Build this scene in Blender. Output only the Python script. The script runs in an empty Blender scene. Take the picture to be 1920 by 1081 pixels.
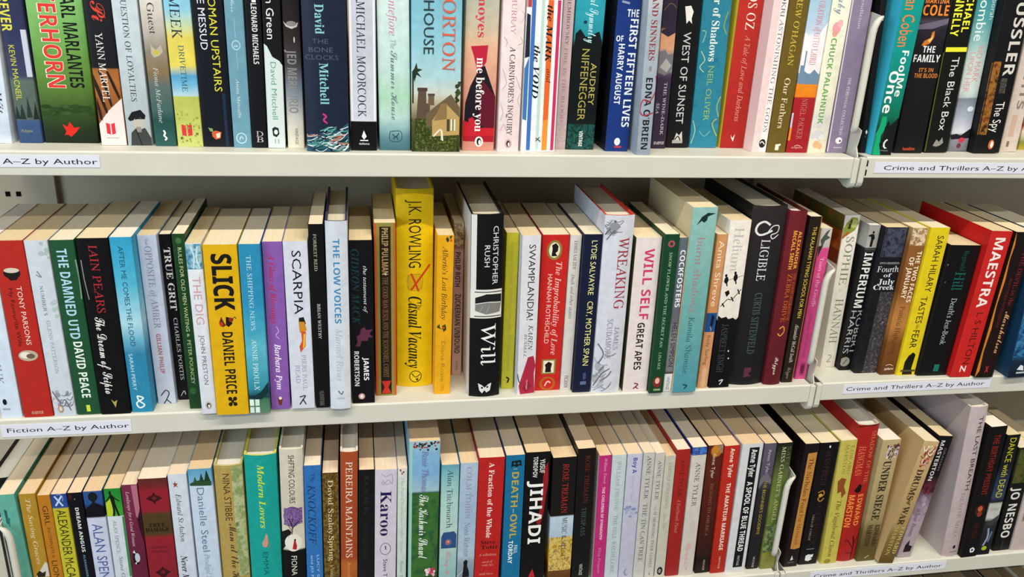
import bpy, bmesh, math, random
from mathutils import Matrix, Vector
SC = bpy.context.scene
COL = SC.collection
# ------------------------------------------------------------------ camera
cd = bpy.data.cameras.new('camera'); CAM = bpy.data.objects.new('camera', cd); COL.objects.link(CAM)
cd.sensor_width = 36.0; cd.lens = 1585.880 * 36.0 / 1920.0; cd.clip_start = 0.01
CAM.matrix_world = Matrix.Translation((0.0, -0.88, 0.0)) @ Matrix([[0.9840317, 0.0196579, -0.1769042], [-0.1721451, 0.3577783, -0.9178021], [0.0452504, 0.9335996, 0.3554492]]).to_4x4()
SC.camera = CAM
# ------------------------------------------------------------------ world, lamps, exposure
SC.view_settings.view_transform = 'Standard'; SC.view_settings.look = 'None'
SC.view_settings.gamma = 1.0; SC.view_settings.use_curve_mapping = False
SC.view_settings.exposure = 0.06
W = bpy.data.worlds.new('room_light'); SC.world = W; W.use_nodes = True
bg = W.node_tree.nodes['Background']; bg.inputs[0].default_value = (0.84, 0.92, 1.0, 1); bg.inputs[1].default_value = 0.13
def lamp(name, loc, target, sx, sy, power, col, rz=0.0):
    l = bpy.data.lights.new(name, 'AREA'); l.shape = 'RECTANGLE'; l.size = sx; l.size_y = sy; l.energy = power; l.color = col
    o = bpy.data.objects.new(name, l); COL.objects.link(o); o.location = loc
    o.rotation_euler = (0, 0, rz) if target is None else (Vector(target) - Vector(loc)).to_track_quat('-Z', 'Y').to_euler()
    return o
lamp('ceiling_tube_near', (0.50, -1.31, 1.90), None, 3.6, 0.05, 96, (1.0, 0.93, 0.80))
lamp('ceiling_tube_far', (0.60, -2.89, 1.90), None, 4.2, 0.07, 88, (1.0, 0.93, 0.80))
lamp('window_daylight', (-2.6, -2.2, 0.5), (0, 0, -0.4), 1.4, 1.8, 56, (0.70, 0.87, 1.0))
# ------------------------------------------------------------------ materials
def lin(h):
    out = []
    for i in (0, 2, 4):
        c = int(h[i:i+2], 16) / 255.0
        c = c / 12.92 if c <= 0.04045 else ((c + 0.055) / 1.055) ** 2.4
        out.append(min(c * GAIN, 0.88))
    return (out[0], out[1], out[2], 1.0)
GAIN = 1.0
MC = {}
def plain(h, rough=0.5, spec=0.2, key=''):
    k = (h, rough, key)
    if k in MC: return MC[k]
    m = bpy.data.materials.new('ink_' + h); m.use_nodes = True
    b = m.node_tree.nodes['Principled BSDF']
    b.inputs['Base Color'].default_value = lin(h); b.inputs['Roughness'].default_value = rough
    b.inputs['Specular IOR Level'].default_value = spec
    MC[k] = m; return m
def nodes(name, rough=0.46, spec=0.22):
    m = bpy.data.materials.new(name); m.use_nodes = True
    nt = m.node_tree; b = nt.nodes['Principled BSDF']
    b.inputs['Roughness'].default_value = rough; b.inputs['Specular IOR Level'].default_value = spec
    return m, nt, b
def ramp_to(nt, fac, stops):
    r = nt.nodes.new('ShaderNodeValToRGB'); el = r.color_ramp.elements
    while len(el) > 1: el.remove(el[-1])
    el[0].position = stops[0][0]; el[0].color = lin(stops[0][1])
    for p, c in stops[1:]:
        e = el.new(p); e.color = lin(c)
    nt.links.new(fac, r.inputs[0]); return r.outputs[0]
def cover_mat(stops, h, seed):
    m, nt, b = nodes('printed_cover', 0.44, 0.24)
    tc = nt.nodes.new('ShaderNodeTexCoord')
    if len(stops) == 1:
        rgb = nt.nodes.new('ShaderNodeRGB'); rgb.outputs[0].default_value = lin(stops[0][1]); c = rgb.outputs[0]
    else:
        sp = nt.nodes.new('ShaderNodeSeparateXYZ'); nt.links.new(tc.outputs['Object'], sp.inputs[0])
        mr = nt.nodes.new('ShaderNodeMapRange'); mr.inputs['From Max'].default_value = h
        nt.links.new(sp.outputs[2], mr.inputs[0])
        c = ramp_to(nt, mr.outputs[0], sorted(stops))
    # scuffs and faint print variation
    nz = nt.nodes.new('ShaderNodeTexNoise'); nz.inputs['Scale'].default_value = 90 + seed % 40; nz.inputs['Detail'].default_value = 5
    nt.links.new(tc.outputs['Object'], nz.inputs['Vector'])
    mr2 = nt.nodes.new('ShaderNodeMapRange'); mr2.inputs['From Min'].default_value = 0.3; mr2.inputs['From Max'].default_value = 0.7
    mr2.inputs['To Min'].default_value = 0.90; mr2.inputs['To Max'].default_value = 1.06
    nt.links.new(nz.outputs[0], mr2.inputs[0])
    mx = nt.nodes.new('ShaderNodeMix'); mx.data_type = 'RGBA'; mx.blend_type = 'MULTIPLY'; mx.inputs[0].default_value = 1.0
    nt.links.new(c, mx.inputs[6]); nt.links.new(mr2.outputs[0], mx.inputs[7]); nt.links.new(mx.outputs[2], b.inputs['Base Color'])
    return m
def noise_mat(cols, sc):
    m, nt, b = nodes('printed_picture', 0.42)
    tc = nt.nodes.new('ShaderNodeTexCoord'); nz = nt.nodes.new('ShaderNodeTexNoise')
    nz.inputs['Scale'].default_value = sc * 22.0; nz.inputs['Detail'].default_value = 4; nz.inputs['Roughness'].default_value = 0.65
    nt.links.new(tc.outputs['Object'], nz.inputs['Vector'])
    n = len(cols); st = [(0.30 + 0.40 * i / max(n - 1, 1), c) for i, c in enumerate(cols)]
    nt.links.new(ramp_to(nt, nz.outputs[0], st), b.inputs['Base Color']); return m
PM = {}
def page_mat(h):
    if h in PM: return PM[h]
    m, nt, b = nodes('page_edges', 0.85, 0.1)
    tc = nt.nodes.new('ShaderNodeTexCoord'); mp = nt.nodes.new('ShaderNodeMapping'); mp.inputs['Scale'].default_value = (1400, 14, 14)
    nz = nt.nodes.new('ShaderNodeTexNoise'); nz.inputs['Scale'].default_value = 1.0; nz.inputs['Detail'].default_value = 3
    nt.links.new(tc.outputs['Object'], mp.inputs[0]); nt.links.new(mp.outputs[0], nz.inputs['Vector'])
    a = lin(h); d = tuple(v * 0.90 for v in a[:3]) + (1,)
    r = nt.nodes.new('ShaderNodeValToRGB'); r.color_ramp.elements[0].position = 0.32; r.color_ramp.elements[0].color = d
    r.color_ramp.elements[1].position = 0.62; r.color_ramp.elements[1].color = a
    nt.links.new(nz.outputs[0], r.inputs[0]); nt.links.new(r.outputs[0], b.inputs['Base Color'])
    PM[h] = m; return m
def steel(name, h, rough=0.45):
    m, nt, b = nodes(name, rough, 0.4)
    nz = nt.nodes.new('ShaderNodeTexNoise'); nz.inputs['Scale'].default_value = 14; nz.inputs['Detail'].default_value = 6
    tc = nt.nodes.new('ShaderNodeTexCoord'); nt.links.new(tc.outputs['Object'], nz.inputs['Vector'])
    a = lin(h); r = nt.nodes.new('ShaderNodeValToRGB')
    r.color_ramp.elements[0].position = 0.3; r.color_ramp.elements[0].color = tuple(v * 0.94 for v in a[:3]) + (1,)
    r.color_ramp.elements[1].position = 0.7; r.color_ramp.elements[1].color = a
    nt.links.new(nz.outputs[0], r.inputs[0]); nt.links.new(r.outputs[0], b.inputs['Base Color'])
    bp = nt.nodes.new('ShaderNodeBump'); bp.inputs['Strength'].default_value = 0.04; nz2 = nt.nodes.new('ShaderNodeTexNoise'); nz2.inputs['Scale'].default_value = 900
    nt.links.new(tc.outputs['Object'], nz2.inputs['Vector']); nt.links.new(nz2.outputs[0], bp.inputs['Height']); nt.links.new(bp.outputs[0], b.inputs['Normal'])
    return m
STEEL = steel('cream_enamel_steel', 'd0cec2')
PANEL = steel('back_panel_enamel', 'b5aa96', 0.6)
PAPER = plain('d8d9e6', 0.7, 0.2); INK = plain('1c1c22', 0.6, 0.2); DARK = plain('0b0a09', 0.9, 0.1)
# ------------------------------------------------------------------ object helpers
def obj(name, me, parent=None, mats=()):
    o = bpy.data.objects.new(name, me); COL.objects.link(o)
    for m in mats: me.materials.append(m)
    if parent: o.parent = parent
    return o
def empty(name, loc, rot=(0, 0, 0), label=None, cat=None, group=None):
    o = bpy.data.objects.new(name, None); COL.objects.link(o); o.location = loc; o.rotation_euler = rot; o.empty_display_size = 0.02
    if label: o['label'] = label
    if cat: o['category'] = cat
    if group: o['group'] = group
    return o
def mesh(name, v, f, mi=None, smooth=False):
    me = bpy.data.meshes.new(name); me.from_pydata(v, [], f); me.update()
    if mi: me.polygons.foreach_set('material_index', mi)
    if smooth: me.polygons.foreach_set('use_smooth', [True] * len(me.polygons))
    return me
def extrude_x(name, prof, x0, x1):          # closed (y,z) outline, counter-clockwise seen from +x
    n = len(prof); v = [(x0, y, z) for y, z in prof] + [(x1, y, z) for y, z in prof]
    f = [(i, n + i, n + (i + 1) % n, (i + 1) % n) for i in range(n)]
    f += [tuple(range(n)), tuple(range(2 * n - 1, n - 1, -1))]
    me = mesh(name, v, f); bm = bmesh.new(); bm.from_mesh(me); bmesh.ops.recalc_face_normals(bm, faces=bm.faces); bm.to_mesh(me); bm.free()
    return me
def box(name, x0, y0, z0, x1, y1, z1, bev=0.0):
    bm = bmesh.new(); bmesh.ops.create_cube(bm, size=1.0)
    for q in bm.verts: q.co = ((x0 + x1) / 2 + q.co.x * (x1 - x0), (y0 + y1) / 2 + q.co.y * (y1 - y0), (z0 + z1) / 2 + q.co.z * (z1 - z0))
    if bev: bmesh.ops.bevel(bm, geom=bm.edges[:], offset=bev, segments=3, affect='EDGES', profile=0.5)
    me = bpy.data.meshes.new(name); bm.to_mesh(me); bm.free(); return me
def tube(name, pts, r, n=12):
    v, f = [], []; P = [Vector(p) for p in pts]
    for i, p in enumerate(P):
        t = (P[min(i + 1, len(P) - 1)] - P[max(i - 1, 0)]).normalized(); a = Vector((1, 0, 0)); b = t.cross(a).normalized()
        for k in range(n):
            q = 2 * math.pi * k / n; v.append(p + (a * math.cos(q) + b * math.sin(q)) * (r * 0.55 if i in (0, len(P) - 1) else r))
    for i in range(len(P) - 1):
        for k in range(n): f.append((i * n + k, i * n + (k + 1) % n, (i + 1) * n + (k + 1) % n, (i + 1) * n + k))
    f += [tuple(range(n - 1, -1, -1)), tuple((len(P) - 1) * n + k for k in range(n))]
    me = mesh(name, v, f, smooth=True); bm = bmesh.new(); bm.from_mesh(me); bmesh.ops.recalc_face_normals(bm, faces=bm.faces); bm.to_mesh(me); bm.free(); return me
# ------------------------------------------------------------------ lettering
STY = {'F': (0x1D400, 0x1D41A, 0), 'f': (0x1D434, 0x1D44E, -0.235), 'i': (0x1D434, 0x1D44E, 0), 'I': (0x1D468, 0x1D482, 0),
       'c': (0x1D4D0, 0x1D4EA, 0), 'k': (0x1D56C, 0x1D586, 0), 'b': (0x1D5D4, 0x1D5EE, 0), 'bb': (0x1D5D4, 0x1D5EE, 0)}
CAPH = {}
def text_mesh(s, st):
    sh = 0.0
    if st in STY:
        U, L, sh = STY[st]; o = ''
        for c in s:
            if 'A' <= c <= 'Z': o += chr(U + ord(c) - 65)
            elif c == 'h' and L == 0x1D44E: o += '\u210e'
            elif 'a' <= c <= 'z': o += chr(L + ord(c) - 97)
            else: o += c
        s = o
    cu = bpy.data.curves.new('lettering', 'FONT'); cu.body = s; cu.size = 1.0; cu.resolution_u = 2; cu.shear = sh
    if st == 'bb': cu.offset = 0.018
    t = bpy.data.objects.new('lettering', cu); me = bpy.data.meshes.new_from_object(t)
    v = [(p.co.x, p.co.y) for p in me.vertices]; f = [tuple(p.vertices) for p in me.polygons]
    bpy.data.objects.remove(t); bpy.data.curves.remove(cu); bpy.data.meshes.remove(me)
    return v, f
def cap_height(st):
    if st not in CAPH:
        v, f = text_mesh('H', st); CAPH[st] = max(p[1] for p in v)
    return CAPH[st]
def fitted(s, st, length, height):           # baseline at 0, starts at 0
    v, f = text_mesh(s, st)
    if not v: return [], []
    x0 = min(p[0] for p in v); x1 = max(p[0] for p in v); ch = cap_height(st)
    kx = length / max(x1 - x0, 1e-6); ky = height / ch
    return [((p[0] - x0) * kx, p[1] * ky) for p in v], f
# ------------------------------------------------------------------ books
PAGES = ['eadcbc', 'ece0c8', 'e2cfa8', 'eadcc0', 'dfcba4', 'f0e8da', 'ead8b4']
PEACH = ['eed4b2', 'ecd8bc', 'e8cca4', 'f2e2cc', 'e6c8a0']
def spine_fn(w, b, r):
    hw = w / 2; y1 = b * ((hw - r) / hw) ** 2
    def f(x):
        a = min(abs(x), hw * 0.9995)
        if a <= hw - r: return b * (a / hw) ** 2
        return y1 + r - math.sqrt(max(r * r - (a - (hw - r)) ** 2, 0))
    return f
def cover_mesh(w, h, d, b, r, t, n):
    hw = w / 2; f = spine_fn(w, b, r)
    xs = [-hw + r * (1 - math.cos(math.pi / 2 * k / 4)) for k in range(4)] + [-(hw - r) + 2 * (hw - r) * k / n for k in range(n + 1)]
    xs += [-x for x in xs[3::-1]]
    out = [(-hw, d)] + [(-hw, f(-hw) )] + [(x, f(x)) for x in xs[1:-1]] + [(hw, f(hw))] + [(hw, d)]
    inn = []
    for i, (x, y) in enumerate(out):
        if y > f(hw) + 1e-7 or abs(abs(x) - hw) < 1e-9: inn.append((math.copysign(hw - t, x), max(y, f(hw - t) + t) if i not in (0, len(out) - 1) else y))
        else: inn.append((max(-(hw - t), min(hw - t, x)), f(x) + t))
    m = len(out); v = []
    for z in (0, h):
        v += [(x, y, z) for x, y in out] + [(x, y, z) for x, y in inn]
    F, mi = [], []
    T = 2 * m
    for i in range(m - 1):
        F.append((i, i + 1, T + i + 1, T + i)); mi.append(1 if i == 0 else 2 if i == m - 2 else 0)
        F.append((m + i + 1, m + i, T + m + i, T + m + i + 1)); mi.append(3)
        F.append((T + i, T + i + 1, T + m + i + 1, T + m + i)); mi.append(3 if b > 0.001 else 0)
        F.append((i + 1, i, m + i, m + i + 1)); mi.append(0)
    F.append((0, T, T + m, m)); mi.append(3); F.append((m - 1, 2 * m - 1, T + 2 * m - 1, T + m - 1)); mi.append(3)
    me = mesh('cover', v, F, mi)
    bm = bmesh.new(); bm.from_mesh(me); bmesh.ops.recalc_face_normals(bm, faces=bm.faces); bm.to_mesh(me); bm.free()
    for p in me.polygons:
        if p.material_index == 0 and abs(p.normal.z) < 0.5: p.use_smooth = True
    me.set_sharp_from_angle(angle=math.radians(40))
    return me, f
def drape(V, F, fn, w, hb, off):             # flat (x,z) faces -> split along the spine's curve -> laid on it
    me = mesh('flat', [(x, 0, z) for x, z in V], F)
    bm = bmesh.new(); bm.from_mesh(me); bpy.data.meshes.remove(me)
    hw = w / 2; n = 12 if hb else 4
    xs = [(-1 + 2 * k / n) * hw for k in range(1, n)] + ([-hw + 0.0005, hw - 0.0005] if not hb else [-hw + 0.0006, hw - 0.0006])
    lo = min(p[0] for p in V); hi = max(p[0] for p in V)
    for x in xs:
        if lo < x < hi: bmesh.ops.bisect_plane(bm, geom=bm.verts[:] + bm.edges[:] + bm.faces[:], dist=1e-7, plane_co=(x, 0, 0), plane_no=(1, 0, 0))
    bmesh.ops.recalc_face_normals(bm, faces=bm.faces)
    for fc in bm.faces:
        fc.normal_update()
        if fc.normal.y > 0: fc.normal_flip()
    bm.verts.ensure_lookup_table(); bm.verts.index_update()
    vv = [(q.co.x, fn(q.co.x) - off, q.co.z) for q in bm.verts]; ff = [tuple(q.index for q in fc.verts) for fc in bm.faces]
    bm.free(); return vv, ff
def strip(pts, wd):                          # polyline with width -> quads
    V, F = [], []; h = wd / 2; n = len(pts)
    for i in range(n):
        a = pts[max(i - 1, 0)]; c = pts[min(i + 1, n - 1)]
        dx, dz = c[0] - a[0], c[1] - a[1]; L = math.hypot(dx, dz) or 1; nx, nz = -dz / L * h, dx / L * h
        V += [(pts[i][0] + nx, pts[i][1] + nz), (pts[i][0] - nx, pts[i][1] - nz)]
    for i in range(n - 1): F.append((2 * i, 2 * i + 1, 2 * i + 3, 2 * i + 2))
    return V, F
def smooth_poly(pts):
    P = []; n = len(pts)
    for i in range(n - 1):
        a, b, c, d = pts[max(i - 1, 0)], pts[i], pts[i + 1], pts[min(i + 2, n - 1)]
        for k in range(4):
            t = k / 4
            P.append(tuple(0.5 * ((2 * b[j]) + (-a[j] + c[j]) * t + (2 * a[j] - 5 * b[j] + 4 * c[j] - d[j]) * t * t + (-a[j] + 3 * b[j] - 3 * c[j] + d[j]) * t ** 3) for j in (0, 1)))
    P.append(pts[-1]); return P
def element(e, w, h):
    k = e[0]; m_ = 0.001
    if k == 't':
        _, ro, s, z0, z1, xc, hh, c, st = e
        v, f = fitted(s, st, (z0 - z1) * m_, hh * m_)
        return [(xc * m_ - hh * m_ / 2 + b, z0 * m_ - a) for a, b in v], f, plain(c)
    if k == 'h':
        _, ro, s, z0, z1, x0, x1, c, st = e
        v, f = fitted(s, st, (x1 - x0) * m_, (z0 - z1) * m_)
        return [(x0 * m_ + a, z1 * m_ + b) for a, b in v], f, plain(c)
    if k == 'r' or k == 'n':
        x0, z0, x1, z1 = [q * m_ for q in e[2:6]]
        return [(x0, z0), (x1, z0), (x1, z1), (x0, z1)], [(0, 1, 2, 3)], plain(e[6]) if k == 'r' else noise_mat(e[6], e[7])
    if k == 'e':
        _, ro, x, z, rx, rz, c = e
        return [(m_ * (x + rx * math.cos(a * math.pi / 14)), m_ * (z + rz * math.sin(a * math.pi / 14))) for a in range(28)], [tuple(range(28))], plain(c)
    if k == 'p':
        return [(x * m_, z * m_) for x, z in e[2]], [tuple(range(len(e[2])))], plain(e[3])
    v, f = strip(smooth_poly([(x * m_, z * m_) for x, z in e[2]]), e[3] * m_)
    return v, f, plain(e[4])
SHELF_Z = {(1, 0): -0.1877, (1, 1): -0.1869, (2, 0): -0.4808, (2, 1): -0.4791, (3, 0): -0.7752, (3, 1): -0.7754}
SHELF_NAME = {1: 'top', 2: 'middle', 3: 'bottom'}
def make_book(i, B):
    sh, rt, x, y, w, h, d, lean, stops, els, label, ex = B
    x, y, w, h, d = x / 1000, y / 1000, w / 1000 - 0.0002, h / 1000, d / 1000; a = math.radians(lean)
    hb = ex.get('hb'); z = SHELF_Z[sh, rt] + abs(math.sin(a)) * w / 2 + 0.0001
    root = empty('book', (x, y, z), (0, a, 0), label, 'book', ('crime' if rt else 'fiction') + ' books on the ' + SHELF_NAME[sh] + ' shelf')
    t = 0.0024 if hb else 0.0005; r = 0.0012 if hb else 0.0009; b = min(0.11 * w, 0.0045) if hb else 0.0003
    me, fn = cover_mesh(w, h, d, b, r, t, 12 if hb else 6)
    base = cover_mat(stops, h, i)
    side = lambda k: plain(ex[k], 0.4) if k in ex else base
    inner = plain(ex['inner'], 0.6) if 'inner' in ex else plain('e4dccb', 0.8)
    cov = obj('cover', me, root, (base, side('lf'), side('rf'), inner))
    rng = random.Random(i * 7 + 3)
    g = 0.0035 if hb else 0.0
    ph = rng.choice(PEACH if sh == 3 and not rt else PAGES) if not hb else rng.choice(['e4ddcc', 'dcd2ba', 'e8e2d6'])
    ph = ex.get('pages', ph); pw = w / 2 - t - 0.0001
    pm = box('page_block', -pw, b + t + (0.0012 if hb else 0.0002), g, pw, d - (0.004 if hb else 0.0002), h - (g if hb else 0.0004))
    obj('page_block', pm, root, (page_mat(ph),))
    if 'lfpic' in ex:                        # printed picture on the cover side that shows in the gap
        V, F, M, mi = [], [], [], []
        for j, (z0, fr, c) in enumerate(ex['lfpic']):
            a0 = h * (1 - z0 - fr); a1 = h * (1 - z0); n0 = len(V)
            V += [(-w / 2 - 0.0001, 0.002, a0), (-w / 2 - 0.0001, d - 0.002, a0), (-w / 2 - 0.0001, d - 0.002, a1), (-w / 2 - 0.0001, 0.002, a1)]
            F.append((n0 + 3, n0 + 2, n0 + 1, n0)); M.append(noise_mat([c, c, ex['lfpic'][(j + 1) % 3][2]], 1.5)); mi.append(j)
        obj('picture', mesh('picture', V, F, mi), cov, M)
    groups = []                              # lettering of one role is one part; marks that touch each other are one part
    for j, e in enumerate(els):
        v, f, m = element(e, w, h)
        if not v: continue
        hw = w / 2 - 0.00005; v = [(max(-hw, min(hw, p)), max(0.0002, min(h - 0.0002, q)) if e[0] not in 'th' else q) for p, q in v]
        bb = (min(p for p, q in v), min(q for p, q in v), max(p for p, q in v), max(q for p, q in v))
        vv, ff = drape(v, f, fn, w, hb, 0.00007 + 0.000014 * j)
        hit = [G for G in groups if G[0] == e[1] and (e[0] in 'th' or any(b[0] < bb[2] + 0.0006 and bb[0] < b[2] + 0.0006 and b[1] < bb[3] + 0.0006 and bb[1] < b[3] + 0.0006 for b in G[1]))]
        N = [e[1], [bb], [(vv, ff, m)]]
        for G in hit: N[1] += G[1]; N[2] += G[2]; groups.remove(G)
        groups.append(N)
    for ro, bbs, items in groups:
        v, f, mi, ms = [], [], [], []
        for vv, ff, m in items:
            n0 = len(v); v += vv; f += [tuple(n0 + q for q in p) for p in ff]
            if m not in ms: ms.append(m)
            mi += [ms.index(m)] * len(ff)
        obj(ro, mesh(ro, v, f, mi), cov, ms)
    return root
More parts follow.
